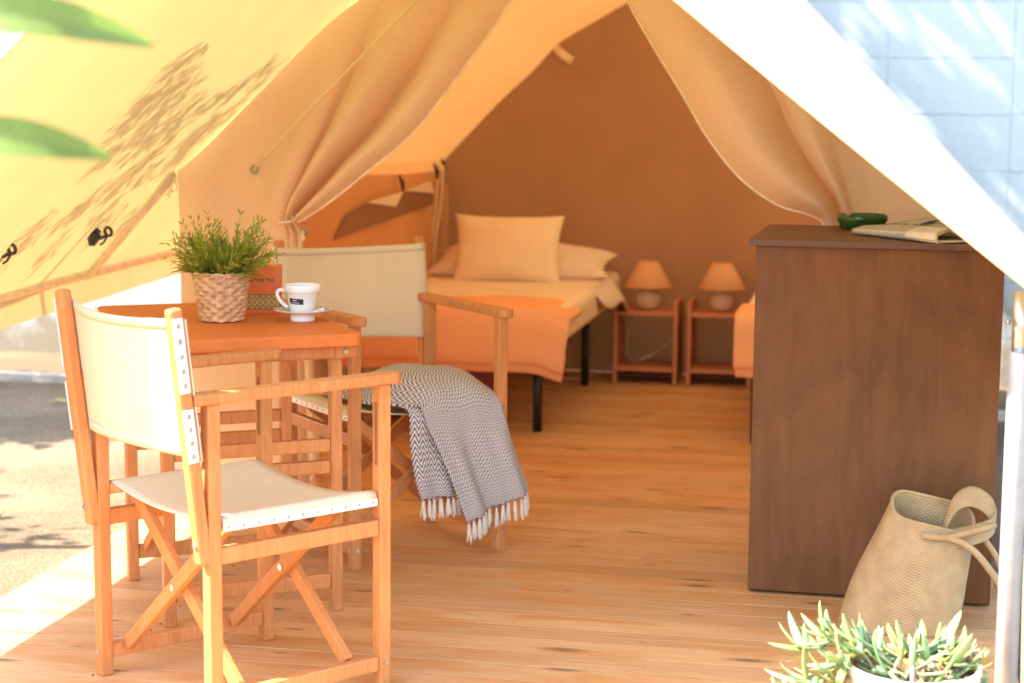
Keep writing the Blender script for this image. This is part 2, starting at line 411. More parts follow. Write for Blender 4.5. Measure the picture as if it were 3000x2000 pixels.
# raised strip of dirt along the foot of the wall, held by a low kerb
kerb = MB(); kerb.box((-1.0, 7.93, GZ+.012), (9, .72, .03)); k2 = MB(); k2.box((-1.0, 7.545, GZ+.016), (9, .05, .045)); tag(k2.build('kerb', M['concrete'], bevel=.006), kind='structure')
tag(kerb.build('path_strip', M['ground'], bevel=.01), kind='structure')

# deck of narrow pine boards
DX0, DX1 = -1.957, .335
deck = empty('deck', kind='structure')
b = MB(); b.box(((DX0+DX1)/2, 5.1, -.068), (DX1-DX0-.03, 5.5, .075)); b.build('deck_joists', M['deck_under'], deck)
PW = .0945
pb = MB(); pb.box((0, 0, -.013), (DX1-DX0, PW-.0022, .026)); psrc = pb.build('plank', M['deck'], deck, bevel=.0005, seg=1)
y = 2.35; first = True; k = 0
while y < 7.85:
    o = psrc if first else inst(psrc, deck)
    first = False
    o.location = ((DX0+DX1)/2+rnd.uniform(-.004, .004), y+PW/2, rnd.uniform(-.0004, .0004)); y += PW; k += 1
# small nail heads along the two joists
nb = MB()
yy = 2.35+PW/2
while yy < 7.85:
    for xx in (-1.52, .05):
        for dy in (-.022, .022):
            if rnd.random() < .4: continue
            nb.lathe([(.0032, 0), (.0026, .0012)], 6, (xx+rnd.uniform(-.014, .014), yy+dy+rnd.uniform(-.004, .004), .0005))
    yy += PW
tag(nb.build('nail', M['deck_under'], deck), kind='stuff')

# painted block wall behind the tent
WY = 8.27
wall = empty('block_wall', (0, WY, GZ), label='pale blue painted block wall standing behind the tent', cat='wall')
b = MB(); b.box((-1.4, .058, 1.1), (8.6, .170, 2.2)); b.build('wall_core', M['mortar'], wall)
BW, BH = .535, .245
bb = MB(); bb.box((0, 0, 0), (BW-.0028, .05, BH-.0028)); bsrc = bb.build('block', M['block'], wall, bevel=.0025, seg=1)
first = True
for r in range(9):
    for c in range(16):
        xx = -5.55+c*BW
        if xx > 2.6: continue
        o = bsrc if first else inst(bsrc, wall)
        first = False
        o.location = (xx, -.005+rnd.uniform(-.001, .001), BH/2+r*BH)

# ================================================================== TENT
tent = empty('tent', (0, 0, 0), label='beige canvas ridge tent open at the front on a wooden deck', cat='tent')
flyF = [(-2.19, .60), (-1.85, .905), (-1.509, 1.213), (-1.15, 1.545), (-.85, 1.84)]
flyM = [(-2.25, .650), (-1.963, .957), (-1.428, 1.447), (-1.1, 1.72), (-.85, 1.92)]
flyB = [(-2.28, .68), (-1.963, 1.0), (-1.428, 1.50), (-1.1, 1.78), (-.85, 1.96)]
YF, YW, YB = 2.98, 5.0, 8.0
def quad(a, b_, c, yy):
    l0 = (yy-YW)*(yy-YB)/((YF-YW)*(YF-YB)); l1 = (yy-YF)*(yy-YB)/((YW-YF)*(YW-YB)); l2 = (yy-YF)*(yy-YW)/((YB-YF)*(YB-YW))
    return tuple(p*l0+q*l1+s*l2 for p, q, s in zip(a, b_, c))
def fly_left(s, yy):
    x, z = quad(cr(flyF, s), cr(flyM, s), cr(flyB, s), yy); return (x, yy, z)
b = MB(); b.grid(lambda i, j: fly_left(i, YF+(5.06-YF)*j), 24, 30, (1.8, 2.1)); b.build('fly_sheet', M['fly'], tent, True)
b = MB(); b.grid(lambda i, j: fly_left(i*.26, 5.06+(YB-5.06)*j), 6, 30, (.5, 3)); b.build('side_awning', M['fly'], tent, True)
rF = [(-.85, 1.84), (-.60, 1.573), (-.316, 1.323), (.251, .872), (.56, .632)]
rB = [(-.85, 1.96), (-.60, 1.86), (-.29, 1.602), (.659, .614), (.72, .55)]
def fly_right(s, yy):
    t = max((yy-YF)/(YB-YF), 0)**.62; x, z = lerp(cr(rF, s), cr(rB, s), t); return (x, yy, z)
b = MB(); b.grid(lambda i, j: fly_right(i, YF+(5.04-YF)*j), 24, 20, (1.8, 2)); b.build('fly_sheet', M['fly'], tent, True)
b = MB(); b.grid(lambda i, j: fly_right(i, 5.04+(YB-5.04)*j), 24, 24, (1.8, 3)); b.build('rear_roof', M['rear'], tent, True)
# hem rope along the two front edges of the fly
b = MB(); b.tube([fly_left(i/24, YF) for i in range(25)], .006); b.tube([fly_right(i/24, YF) for i in range(25)], .005)
b.build('fly_hem', M['cord'], tent, True)
# valance below the left eave
def valance(u, v):
    yy = YF+(YB-YF)*u; x, _, z = fly_left(0, yy)
    return (x+.003*math.sin(yy*9)*v+.01*v, yy, z+.001-v*(.088+.002*math.sin(yy*4)))
b = MB(); b.grid(valance, 90, 6, (5, .1)); b.build('valance', M['valance'], tent, True)
# eave pole, rafter end and its lashing
b = MB(); b.tube([(-2.238, yy, quad((0, .60), (0, .650), (0, .68), yy)[1]-.006) for yy in np.linspace(YF, 7.9, 12)], .0125, 12)
b.build('eave_pole', M['flap_hem'], tent, True)
b = MB(); b.tube([(-1.975, 4.965, .928), (-2.235, 4.965, .640)], .012, 12); b.build('rafter_pole', M['flap_hem'], tent, True)
b = MB(); b.tube([(-1.965, 4.94, .945), (-2.10, 4.94, .785), (-2.23, 4.93, .632)], .006)
b.build('strap', M['cord'], tent, True)
b = MB()
for k in range(6):
    a = k*.9; b.tube([(-1.962, 4.95, .952), (-1.955+.02*math.sin(a), 4.94, .93-.01*k), (-1.95+.035*math.sin(a*1.3), 4.935, .915-.008*k)], .0022, 5)
b.build('lashing', M['cord'], tent, True)
# black elastic hooks under the left eave
hook = MB()
ring = [(.022*math.cos(a)*.8, 0, .03+.018*math.sin(a)) for a in np.linspace(0, 2*math.pi, 13)]
hook.tube([(x*.72, y_, .028+(z-.03)*.72) for x, y_, z in ring], .0048, 6, False)
hook.box((-.030, -.002, -.020), (.026, .016, .030))
hook.tube([(0, 0, .013), (-.008, -.004, -.004), (-.02, -.006, -.016), (-.036, -.004, -.018), (-.042, 0, -.006), (-.036, 0, .006), (-.022, 0, .004)], .005, 6)
hook.tube([(.004, 0, .012), (.006, -.006, -.008), (.0, -.008, -.022)], .0035, 6)
hook.tube([(-.036, -.004, -.012), (-.034, -.008, -.030), (-.026, -.008, -.042), (-.018, -.004, -.036)], [.009, .011, .010, .006], 8)
h0 = hook.build('elastic_hook', M['rubber'], tent, True)
h0.location = (-2.075, 4.72, .770); h0.rotation_euler = (.25, R(38), -.15); h0.scale = (.95, .95, .95)
h1 = inst(h0, tent); h1.location = (-2.085, 4.16, .765)

# front wall: two flaps tied back
def front_flap(side):
    if side < 0:
        lead = [(-.80, 1.88), (-.88, 1.62), (-.969, 1.433), (-1.017, 1.351), (-1.077, 1.268), (-1.188, 1.124), (-1.275, 1.032), (-1.376, .952), (-1.44, .902), (-1.511, .851), (-1.562, .822), (-1.578, .815)]
        def T(u):
            x = -1.963+(1.963-.86)*u; s = 0
            for k in range(4):
                if flyM[k][0] <= x <= flyM[k+1][0]: s = (k+(x-flyM[k][0])/(flyM[k+1][0]-flyM[k][0]))/4
            return (x, cr(flyM, s)[1]-.008)
        def tie(u): return (-1.957+(.327)*(u/.5), .815) if u < .5 else (-1.630+.052*(u-.5)/.5, .815)
        def floor(u): return (-1.957+(.327)*(u/.5), .004) if u < .5 else (-1.630+.115*(u-.5)/.5, .004)
        nf, ph = 2.7, .0
    else:
        lead = [(-.83, 1.88), (-.745, 1.61), (-.657, 1.435), (-.580, 1.305), (-.503, 1.185), (-.425, 1.058), (-.335, .953), (-.240, .888), (-.165, .866), (-.125, .850), (-.11, .83)]
        def T(u):
            x = .30-(.30+.84)*u; best = min(range(201), key=lambda i: abs(fly_right(i/200, YW)[0]-x))
            return (x, fly_right(best/200, YW)[2]-.008)
        def tie(u): return (.30-.335*(u/.4), .83) if u < .4 else (-.035-.075*(u-.4)/.6, .83)
        def floor(u): return (.30-.335*(u/.4), .004) if u < .4 else (-.035-.10*(u-.4)/.6, .004)
        nf, ph = 1.7, .15
    NT = {}
    def P(u, v):
        key = round(u, 6)
        if key not in NT: NT[key] = (T(u), T(1.0))
        t, t1 = NT[key]
        if v <= .7:
            w = v/.7; s = lerp(t, tie(u), w)
            # lines run steeper towards the loose edge, as hanging cloth does
            l = cr(lead, w); s1 = lerp(t1, tie(1), w)
            k = u**2.2
            x, z = s[0]+(l[0]-s1[0])*k, s[1]+(l[1]-s1[1])*k
            amp = sm(.28, .62, u)*(.016+.055*math.sin(min(w*1.15, 1)*math.pi*.62))*(1-.35*sm(.8, 1, w))
            thin = 1-.55*sm(.8, 1, w)
        else:
            w = (v-.7)/.3; x, z = lerp(tie(u), floor(u), w); amp = sm(.3, .6, u)*(.012+.010*w); thin = .5
        yy = 4.985-1.7*amp*abs(math.sin(math.pi*nf*max(u-.3, 0)/.7+ph*3.14+.35*math.sin(w*2.2)))**.85-.02*sm(.4, 1, u)
        yy += .004*math.sin(x*17+z*9)
        return (x, yy, z)
    b = MB(); b.grid(P, 150, 90, (1.2, 1.9)); o = b.build('front_flap', M['flap'], tent, True)
    h = MB(); h.tube([(lambda p: (p[0], p[1]-.003, p[2]))(P(1.0, j/90*.7)) for j in range(91)], .0042, 6)
    h.build('flap_hem', M['flap_hem'], tent, True)
    return P
PL = front_flap(-1); PR = front_flap(1)
b = MB(); b.tube([(-1.722, 4.962, .961), (-1.60, 4.93, 1.079), (-1.462, 4.885, 1.199), (-1.215, 4.87, 1.436), (-1.03, 4.87, 1.62)], .0032, 6)
b.build('guy_cord', M['cord'], tent, True)
ey = MB(); ey.tube([(.010*math.cos(a), 0, .010*math.sin(a)) for a in np.linspace(0, 2*math.pi, 17)], .0035, 6, False)
e0 = ey.build('eyelet', M['stud'], tent, True); e0.location = (-1.724, 4.968, .957)
for p in ((-1.619, 4.962, .854), (-1.556, 4.905, .790)):
    e = inst(e0, tent); e.location = p
b = MB(); b.tube([(-1.619, 4.955, .854), (-1.60, 4.93, .836), (-1.588, 4.90, .818)], .004, 6)
ringp = [(-1.603+.036*math.cos(a), 4.945+.05*math.sin(a), .815+.004*math.cos(a)) for a in np.linspace(0, 2*math.pi, 20)]
b.tube(ringp, .004, 6, False); b.build('tie_cord', M['cord'], tent, True)
b = MB(); b.tube([(-1.556, 4.89, .790), (-1.552, 4.875, .775), (-1.545, 4.875, .772)], .005, 6); b.tube([(-1.553, 4.875, .782), (-1.548, 4.87, .764)], .004, 6)
b.build('toggle', M['flap_hem'], tent, True)

# inner tent
iB = [(-1.82, .90), (-1.57, 1.161), (-1.362, 1.366), (-1.28, 1.43), (-1.028, 1.575), (-.82, 1.70)]
iF = [(-1.925, .93), (-1.70, 1.165), (-1.428, 1.412), (-1.30, 1.53), (-1.06, 1.71), (-.85, 1.88)]
YI0, YI1 = 5.03, 7.75
def inner_left(s, t):
    x, z = lerp(cr(iF, s), cr(iB, s), t)
    z -= .018*math.sin(math.pi*t)*math.sin(math.pi*min(s*1.2, 1))+.012*math.exp(-((s-.32)/.08)**2)*t
    return (x, YI0+(YI1-YI0)*t, z)
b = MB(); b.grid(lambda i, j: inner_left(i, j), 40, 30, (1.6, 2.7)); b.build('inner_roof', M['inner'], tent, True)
XR = .36
def top_right(x, yy):
    best = min(range(0, 2001), key=lambda k: abs(fly_right(k/2000, yy)[0]-x)); return fly_right(best/2000, yy)[2]-.012
_tr = {}
def backw(u, v):
    if u < .5: x, z = cr(iB, u*2)
    else:
        x = -.82+(XR+.82)*(u-.5)*2
        if round(x, 5) not in _tr: _tr[round(x, 5)] = top_right(x, YI1)
        z = _tr[round(x, 5)]
    return (x, YI1-.006+.012*math.sin(u*9)*math.sin(v*3)+.005*math.sin(u*23+v*7)*(1-v)+.006*math.sin((u-v)*19)*v*(1-v), z*v+.002)
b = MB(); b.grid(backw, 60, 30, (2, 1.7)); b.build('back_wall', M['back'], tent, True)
def sidew(u, v, sgn=-1):
    t = u; x0, z0 = lerp(iF[0], iB[0], t); yy = YI0+(YI1-YI0)*t
    x = x0+.012*math.sin(yy*7+v*2)*v*(1-v)*3
    if sgn > 0:
        if ('s', round(yy, 4)) not in _tr: _tr[('s', round(yy, 4))] = top_right(XR, yy)
        x = XR; z0 = _tr[('s', round(yy, 4))]
    return (x, yy, z0*v+.002)
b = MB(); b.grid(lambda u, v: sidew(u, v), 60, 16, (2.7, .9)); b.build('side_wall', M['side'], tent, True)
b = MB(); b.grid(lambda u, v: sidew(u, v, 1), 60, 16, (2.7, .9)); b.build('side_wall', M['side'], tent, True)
# mesh window in the left wall with its blind hanging from elastic loops
def win(a, z, d=.018): return (-1.925+(a-5.03)*.0386+d, a, z)
b = MB(); b.add([win(6.22, .665), win(7.50, .722), win(7.50, .772), win(7.06, .800), win(6.94, .745), win(6.60, .775), win(6.36, .745)], [(0, 1, 2, 3, 4, 5, 6)]); b.build('window_mesh', M['mesh'], tent, solid=.003)
for tri in ([win(6.585, .778, .024), win(6.945, .742, .024), win(7.05, .798, .024)], [win(7.07, .800, .024), win(7.505, .770, .024), win(7.44, .823, .024)]):
    b = MB(); b.add(tri, [(0, 1, 2)]); b.build('window_blind', M['sheet'], tent, solid=.004)
for yy, zz in ((6.995, .838), (7.50, .868), (7.62, .885)):
    b = MB(); b.tube([win(yy+.03, zz-.035, .03), win(yy+.01, zz-.005, .035), win(yy-.02, zz+.025, .03)], [.006, .010, .005], 6)
    b.build('elastic_loop', M['rubber'], tent, True)
b = MB(); b.box((-1.80, 7.68, .40), (.03, .03, .80)); b.build('corner_post', M['post'], tent, bevel=.003)
b = MB()
for k, dx in enumerate((0, .022, .045)):
    b.tube([(-1.835+dx, 7.62, .885), (-1.842+dx*.9, 7.60, .70), (-1.858+dx*.7, 7.58, .50), (-1.865+dx*.8, 7.58, .30)], .006, 6)
b.build('strap', M['cord'], tent, True)
tb = MB()
def tab(u, v):
    c = cr([(-1.335, 7.72, 1.408), (-1.312, 7.70, 1.375), (-1.282, 7.69, 1.352), (-1.250, 7.69, 1.330)], v)
    return (c[0]+(u-.5)*.022*.8, c[1], c[2]+(u-.5)*.030)
tb.grid(tab, 3, 10, (.03, .1)); tb.build('webbing_tab', M['flap_hem'], tent, True, solid=.003)
# right front pole: telescopic galvanised tube
b = MB(); b.lathe([(.0195, GZ), (.0195, .740), (.0185, .746)], 24, (.262, 3.15, 0)); b.build('front_pole', M['galv'], tent, True)
b = MB(); b.lathe([(.0150, .740), (.0150, .845)], 20, (.262, 3.15, 0)); b.build('inner_tube', M['steel'], tent, True)
b = MB(); b.tube([(.243, 3.14, .795), (.236, 3.138, .795)], .004, 8); b.build('spring_button', M['stud'], tent, True)
# a strip of pale canvas hanging behind the pole
def skirt(u, v): return (.292+.016*u+.003*math.sin(v*9), 3.22+.02*u, .84-v*.92)
b = MB(); b.grid(skirt, 3, 20, (.03, .9)); b.build('door_edge', M['valance'], tent, True)

# ================================================================== DIRECTOR CHAIRS
W_, D_ = .2077, .194
def make_chair():
    root = empty('director_chair')
    wd = M['wood']; T = .027
    for sx in (-1, 1):
        for sy in (-1, 1):
            m = MB(); m.box((sx*W_, sy*D_, .305), (T, T, .61)); lg = m.build('leg', wd, root, bevel=.003)
            s = MB(); s.tube([(sx*(W_+T/2-.001), sy*D_, .05), (sx*(W_+T/2+.002), sy*D_, .05)], .0045, 10)
            s.tube([(sx*W_, sy*(D_+T/2-.001), .05), (sx*W_, sy*(D_+T/2+.002), .05)], .0045, 10); s.build('screw', M['steel'], lg)
            if sy > 0:
                g = MB(); g.bar((sx*(W_), D_-T/2-.0004, .45), (sx*W_, D_-T/2-.0004, .575), .009, .0015, (0, 1, 0)); g.build('slot', M['slot'], lg, bevel=.0006)
        # side rails
        m = MB(); m.box((sx*W_, 0, .0495), (.020, 2*D_-T, .030)); m.build('bottom_rail', wd, root, bevel=.003)
        m = MB(); m.box((sx*W_, 0, .326), (.020, 2*D_-T, .032)); m.build('side_rail', wd, root, bevel=.003)
        m = MB(); m.tube([(sx*(W_-.010), -D_+T/2, .385), (sx*(W_-.010), D_-T/2, .385)], .012, 12); m.build('seat_rail', wd, root, True)
        # arm
        m = MB(); m.add([(sx*W_+a, bb_, zz) for zz in (.610, .632) for a, bb_ in ((-.019, -.236), (.019, -.236), (.021, .222), (.010, .236), (-.010, .236), (-.021, .222))],
              [(5,4,3,2,1,0), (6,7,8,9,10,11)]+[(i, (i+1) % 6, 6+(i+1) % 6, 6+i) for i in range(6)])
        m.build('armrest', wd, root, bevel=.005, seg=3)
        # leaning back stile with rounded head
        m = MB(); m.bar((sx*W_, -.212, .315), (sx*W_, -.268, .787), .026, .026, (0, 1, 0)); st = m.build('back_stile', wd, root, bevel=.006, seg=3)
        s = MB(); s.tube([(sx*W_, -.2290, .352), (sx*W_, -.2335, .352)], .0055, 10); s.build('screw', M['steel'], st)
    # crossed braces, front pair and rear pair
    for bb_ in (-.138, .112):
        for sgn, off in ((1, -.010), (-1, .010)):
            m = MB(); m.bar((sgn*.186, bb_+off, .375), (-sgn*.190, bb_+off, .060), .030, .0175, (0, 1, 0)) if False else m.bar((sgn*.186, bb_+off, .375), (-sgn*.190, bb_+off, .060), .0175, .028, (0, 0, 1))
            m.build('cross_brace', wd, root, bevel=.003)
        s = MB(); s.tube([(0, bb_-.021, .2175), (0, bb_+.021, .2175)], .0075, 12); s.build('pivot_bolt', M['steel'], root)
    # seat canvas sagging between the seat rails, wrapped round them
    def seat(u, v):
        y_ = -.176+.352*v; a = (u-.5)*2
        if abs(a) <= .86:
            k = a/.86; return (k*(W_-.006), y_, .399-.030*(1-k*k)*(.8+.3*math.sin(v*math.pi)))
        k = (abs(a)-.86)/.14; ang = k*math.pi*.55
        return (math.copysign(W_-.006+.0150*math.sin(ang), a), y_, .385+.0140*math.cos(ang)-.012*max(0, k-.5)*2)
    m = MB(); m.grid(seat, 56, 14, (.5, .36)); seat_o = m.build('seat', M['chair_cloth'], root, True, solid=.002)
    for sx in (-1, 1):
        m = MB(); m.box((sx*(W_+.0100), 0, .3785), (.0022, .352, .0145)); st = m.build('seat_strip', M['chair_strip'], seat_o, bevel=.0008)
        s = MB()
        for k in range(11): s.lathe([(.0032, 0), (.0026, .0011), (.0009, .0015)], 8, (0, 0, 0)); 
        s = MB()
        for k in range(11):
            y_ = -.165+k*.033; s.tube([(sx*(W_+.0108), y_, .379), (sx*(W_+.0126), y_, .379)], [.0034, .0022], 8)
        tag(s.build('stud', M['stud'], seat_o), kind='stuff')
    # back canvas: bellied backwards
    def back(u, v):
        a = (u-.5)*2; z = .508+.260*v; f = (z-.315)/(.787-.315); yb = -.212-.056*f
        sag = .036*max(0, 1-(a/.88)**2)
        zz = z-.006*(1-a*a)*(v*2-1)*1.4
        return (a*(W_+.0125), yb+.0158-sag, zz)
    m = MB(); m.grid(back, 40, 18, (.45, .27)); bo = m.build('backrest', M['chair_cloth'], root, True, solid=.0022)
    for v0, v1 in ((.0, .075), (.925, 1.0)):
        m = MB(); m.grid(lambda u, v: tuple(np.add(back(u*.98+.01, v0+(v1-v0)*v), (0, -.0020, 0))), 40, 2, (.45, .02)); m.build('hem', M['chair_cloth'], bo, True, solid=.0010)
        m = MB(); m.grid(lambda u, v: tuple(np.add(back(u*.98+.01, v0+(v1-v0)*v), (0, .0020, 0))), 40, 2, (.45, .02)); m.build('hem', M['chair_cloth'], bo, True, solid=.0010)
    for sx in (-1, 1):
        for z0, z1, n in ((.508, .606, 4), (.636, .770, 5)):
            f0 = (z0-.315)/.472; f1 = (z1-.315)/.472
            m = MB(); m.bar((sx*(W_+.0145), -.2150-.056*f0, z0), (sx*(W_+.0145), -.2150-.056*f1, z1), .0028, .021, (0, 1, 0))
            st = m.build('back_strip', M['chair_strip'], bo, bevel=.0008)
            for k in range(n):
                t = (k+.5)/n; f = f0+(f1-f0)*t
                s = MB(); s.tube([(sx*(W_+.0155), -.2150-.056*f, z0+(z1-z0)*t), (sx*(W_+.0178), -.2150-.056*f, z0+(z1-z0)*t)], [.0052, .0036], 10)
                s.build('stud', M['stud'], bo)
    return root
ch1 = make_chair()
ch1.location = (-1.2022, 3.361, 0); ch1.rotation_euler.z = -.6600
tag(ch1, 'cream canvas director chair in front of the table, its back partly sunlit', 'chair', 'director chairs at the folding table')
ch2 = copy_tree(ch1)
ch2.location = (-1.1961, 4.5343, 0); ch2.rotation_euler.z = 3.8670
tag(ch2, 'orange wood director chair behind the table with a woven throw over its seat', 'chair', 'director chairs at the folding table')

# ================================================================== FOLDING TABLE
tab_ = empty('folding_table', (-1.4425, 3.967, 0), .5865, 'orange wooden folding table holding a potted plant and a coffee cup', 'table')
U_, V_ = .1915, .211; wd = M['wood']
for sx in (-1, 1):
    for sy in (-1, 1):
        m = MB(); m.box((sx*U_, sy*V_, .302), (.027, .027, .604)); lg = m.build('leg', wd, tab_, bevel=.003)
        s = MB(); s.tube([(sx*U_+sx*.0125, sy*V_, .045), (sx*U_+sx*.0155, sy*V_, .045)], .0045, 10); s.build('screw', M['steel'], lg)
for sy in (-1, 1):
    for z, h, n in ((.070, .034, 'bottom_rail'), (.335, .030, 'mid_rail'), (.385, .030, 'mid_rail')):
        m = MB(); m.box((0, sy*V_, z), (2*U_-.027, .020, h)); m.build(n, wd, tab_, bevel=.003)
    m = MB(); m.box((0, sy*.235, .601), (2*U_+.09, .022, .032)); m.build('apron', wd, tab_, bevel=.008, seg=3)
for sx in (-1, 1):
    m = MB(); m.box((sx*(U_+.0), .06, .600), (.024, .62, .030)); m.build('apron', wd, tab_, bevel=.004)
    m = MB(); m.bar((sx*(U_-.03), -V_+.03, .30), (sx*(U_-.03), V_-.03, .09), .018, .026); m.build('diagonal_brace', wd, tab_, bevel=.003)
m = MB()
pts = []
rx0, rx1, ry0, ry1, rr = -.232, .232, -.297, .418, .022
for cx, cy, a0 in ((rx1-rr, ry0+rr, -90), (rx1-rr, ry1-rr, 0), (rx0+rr, ry1-rr, 90), (rx0+rr, ry0+rr, 180)):
    for k in range(7): a = R(a0+15*k); pts.append((cx+rr*math.cos(a), cy+rr*math.sin(a)))
n = len(pts)
m.add([(x, y_, z) for z in (.618, .646) for x, y_ in pts], [tuple(range(n-1, -1, -1)), tuple(range(n, 2*n))]+[(i, (i+1) % n, n+(i+1) % n, n+i) for i in range(n)])
m.build('tabletop', M['table_wood'], tab_, bevel=.005, seg=3)
s = MB(); s.tube([(.205, -.2475, .601), (.205, -.252, .601)], .0048, 12); s.build('bolt', M['stud'], tab_)
TZ = .646

# ------------------------------------------------------------------ potted plant in a woven basket
pp = empty('potted_plant', (-1.462, 3.975, TZ), 0, 'green grassy plant in a woven wicker basket on the table', 'plant')
NR, NC = 11, 22
def basket(u, v):
    z = .002+.110*v; r = .0475+.0165*v
    row = v*NR; ri = int(min(row, NR-1)); ph = ri % 2
    lump = math.sin(math.pi*(row-ri))**.6
    wv = math.sin(u*2*math.pi*NC/2+ph*math.pi)
    rr_ = r+.0040*wv*lump+.0016*lump
    a = 2*math.pi*u; return (rr_*math.cos(a), rr_*math.sin(a), z)
m = MB(); m.grid(basket, NC*8, NR*7, (.36, .11)); m.lathe([(.046, .002), (.001, .002)], 30); bk = m.build('basket', M['wicker'], pp, True)
m = MB(); m.tube([(.0635*math.cos(a), .0635*math.sin(a), .112+.0012*math.sin(a*13)) for a in np.linspace(0, 2*math.pi, 60)], .0042, 8, False); m.build('basket_rim', M['wicker'], bk, True)
m = MB(); m.lathe([(.060, .098), (.03, .104), (.001, .106)], 24); m.build('soil', M['soil'], pp, True)
m = MB(); rg = random.Random(3)
def blade(m, p, d, L, w, droop, seg=4):
    d = Vector(d).normalized(); side = d.cross(Vector((0, 0, 1)))
    if side.length < .1: side = Vector((1, 0, 0))
    side.normalize(); side = (side*math.cos(rg.uniform(-.9, .9))+d.cross(side)*math.sin(rg.uniform(-.9, .9))).normalized()
    P = []; q = Vector(p); st = L/seg
    for i in range(seg+1):
        t = i/seg; ww = w*math.sin(math.pi*min(.12+t*.88, 1))**.8 if t < 1 else .0003
        P += [q+side*ww*.5, q-side*ww*.5]; d = (d+Vector((0, 0, -droop*st*10))).normalized(); q = q+d*st
    m.add(P, [(2*i, 2*i+1, 2*i+3, 2*i+2) for i in range(seg)])
    return q
for k in range(330):                                     # long blades from the crown
    a = rg.uniform(0, 6.283); rr_ = rg.uniform(0, .045); tilt = rg.uniform(.12, 1.12)
    d = (math.cos(a)*math.sin(tilt), math.sin(a)*math.sin(tilt), math.cos(tilt))
    blade(m, (rr_*math.cos(a), rr_*math.sin(a), .105), d, rg.uniform(.04, .10)*(1.0 if tilt < .7 else 1.05), rg.uniform(.0055, .009), rg.uniform(.4, 1.3))
for k in range(125):                                      # wiry stems with pairs of small leaflets
    a = rg.uniform(0, 6.283); tilt = rg.uniform(.1, 1.18); L = rg.uniform(.07, .125)*(1.15 if tilt < .5 else 1)
    d = Vector((math.cos(a)*math.sin(tilt), math.sin(a)*math.sin(tilt), math.cos(tilt))); p = Vector((.03*math.cos(a), .03*math.sin(a), .105)); path = [p.copy()]
    for i in range(9):
        p = p+d*L/9; path.append(p.copy()); d = (d+Vector((0, 0, -.035))).normalized()
        if i > 2:
            for sgn in (-1, 1):
                s_ = d.orthogonal().normalized(); s_ = Matrix.Rotation(rg.uniform(0, 6.28), 3, d) @ s_
                blade(m, p, d*1.0+s_*.75, rg.uniform(.012, .022), rg.uniform(.0042, .0062), .2, 2)
    m.tube(path, [.0008]*5+[.0005]*5, 4, False)
tag(m.build('foliage', M['grass'], pp), kind='stuff')

# ------------------------------------------------------------------ tea box
tea = empty('tea_box', (-1.4275, 4.155, TZ), .22, 'small orange tea carton standing between the wicker basket and the cup', 'box')
m = MB(); m.box((0, 0, .058), (.098, .04, .116)); m.build('carton', M['tea_orange'], tea, bevel=.001)
Mx = Matrix.Translation((.034, -.0206, .077)) @ Matrix.Rotation(R(90), 4, 'X')
text('JASMINE TEA', .0118, M['ink'], tea, Mx, 'lettering', 'RIGHT')
m = MB(); m.box((0, -.0203, .028), (.094, .0006, .034)); bd = m.build('printed_band', M['tea_band'], tea)
m = MB()
for k in range(-3, 4):
    x = k*.0135
    for sx in (-1, 1):
        m.bar((x, -.0209, .012), (x+sx*.0135, -.0209, .028), .0012, .0006, (0, 1, 0)); m.bar((x, -.0209, .044), (x+sx*.0135, -.0209, .028), .0012, .0006, (0, 1, 0))
    m.box((x, -.0209, .018), (.003, .0006, .003)); m.box((x, -.0209, .038), (.003, .0006, .003))
m.box((0, -.0209, .0455), (.094, .0006, .0012)); m.box((0, -.0209, .0115), (.094, .0006, .0012)); m.box((.0455, -.0209, .028), (.0012, .0006, .034))
m.build('lattice_print', M['ink'], bd)

# ------------------------------------------------------------------ cup and saucer
sc = empty('saucer', (-1.284, 4.03, TZ), 0, 'white saucer with a grey green glaze on a ringed foot under the cup', 'saucer')
m = MB(); m.lathe([(.0285, .0), (.0295, .004), (.0275, .005), (.0285, .009), (.0275, .010), (.029, .0145), (.045, .0175), (.066, .0255), (.0675, .0265), (.066, .0275), (.046, .0200), (.03, .0175), (.001, .0175)], 48); m.build('dish', M['white_china'], sc, True)
m = MB(); m.lathe([(.0645, .0278), (.046, .0208), (.03, .0182), (.001, .0182)], 48, cap=False); m.build('glaze', M['teal_glaze'], sc, True)
CZ = TZ+.0185
cup = empty('coffee_cup', (-1.284, 4.03, CZ), 0, 'white china coffee cup with a thick rim and a small dark label', 'cup')
m = MB(); m.lathe([(.001, .0), (.027, .0), (.0285, .003), (.031, .012), (.0385, .047), (.0405, .0485), (.0425, .050), (.0435, .063), (.0425, .066), (.0405, .066), (.0385, .062), (.0365, .050), (.029, .014), (.001, .008)], 48); m.build('body', M['white_china'], cup, True)
m = MB(); m.lathe([(.0372, .054), (.02, .0545), (.001, .0545)], 40); m.build('coffee', M['coffee'], cup, True)
m = MB(); m.lathe([(.022, .0546), (.015, .0585), (.001, .060)], 20, (.008, .004, 0)); m.build('foam', M['foam'], cup, True)
ca = Vector((-.98, -.19, 0)).normalized()
hp = [ca*r_+Vector((0, 0, z)) for r_, z in ((.039, .050), (.052, .053), (.0585, .047), (.057, .036), (.047, .022), (.034, .012))]
m = MB(); m.tube([cr([tuple(h) for h in hp], i/20) for i in range(21)], [.0042]*21, 10); m.build('handle', M['white_china'], cup, True)
def lab(u, v, off=.0006):
    z = .0225+.0135*v; r_ = .0312+(z-.012)*.0075/.035+off; a = R(-98)+R(58)*(u-.5)
    return (r_*math.cos(a), r_*math.sin(a), z-.0016*(u-.5))
m = MB(); m.grid(lab, 12, 2, (1, 1)); lb = m.build('label', M['dark_print'], cup, True)
m = MB()
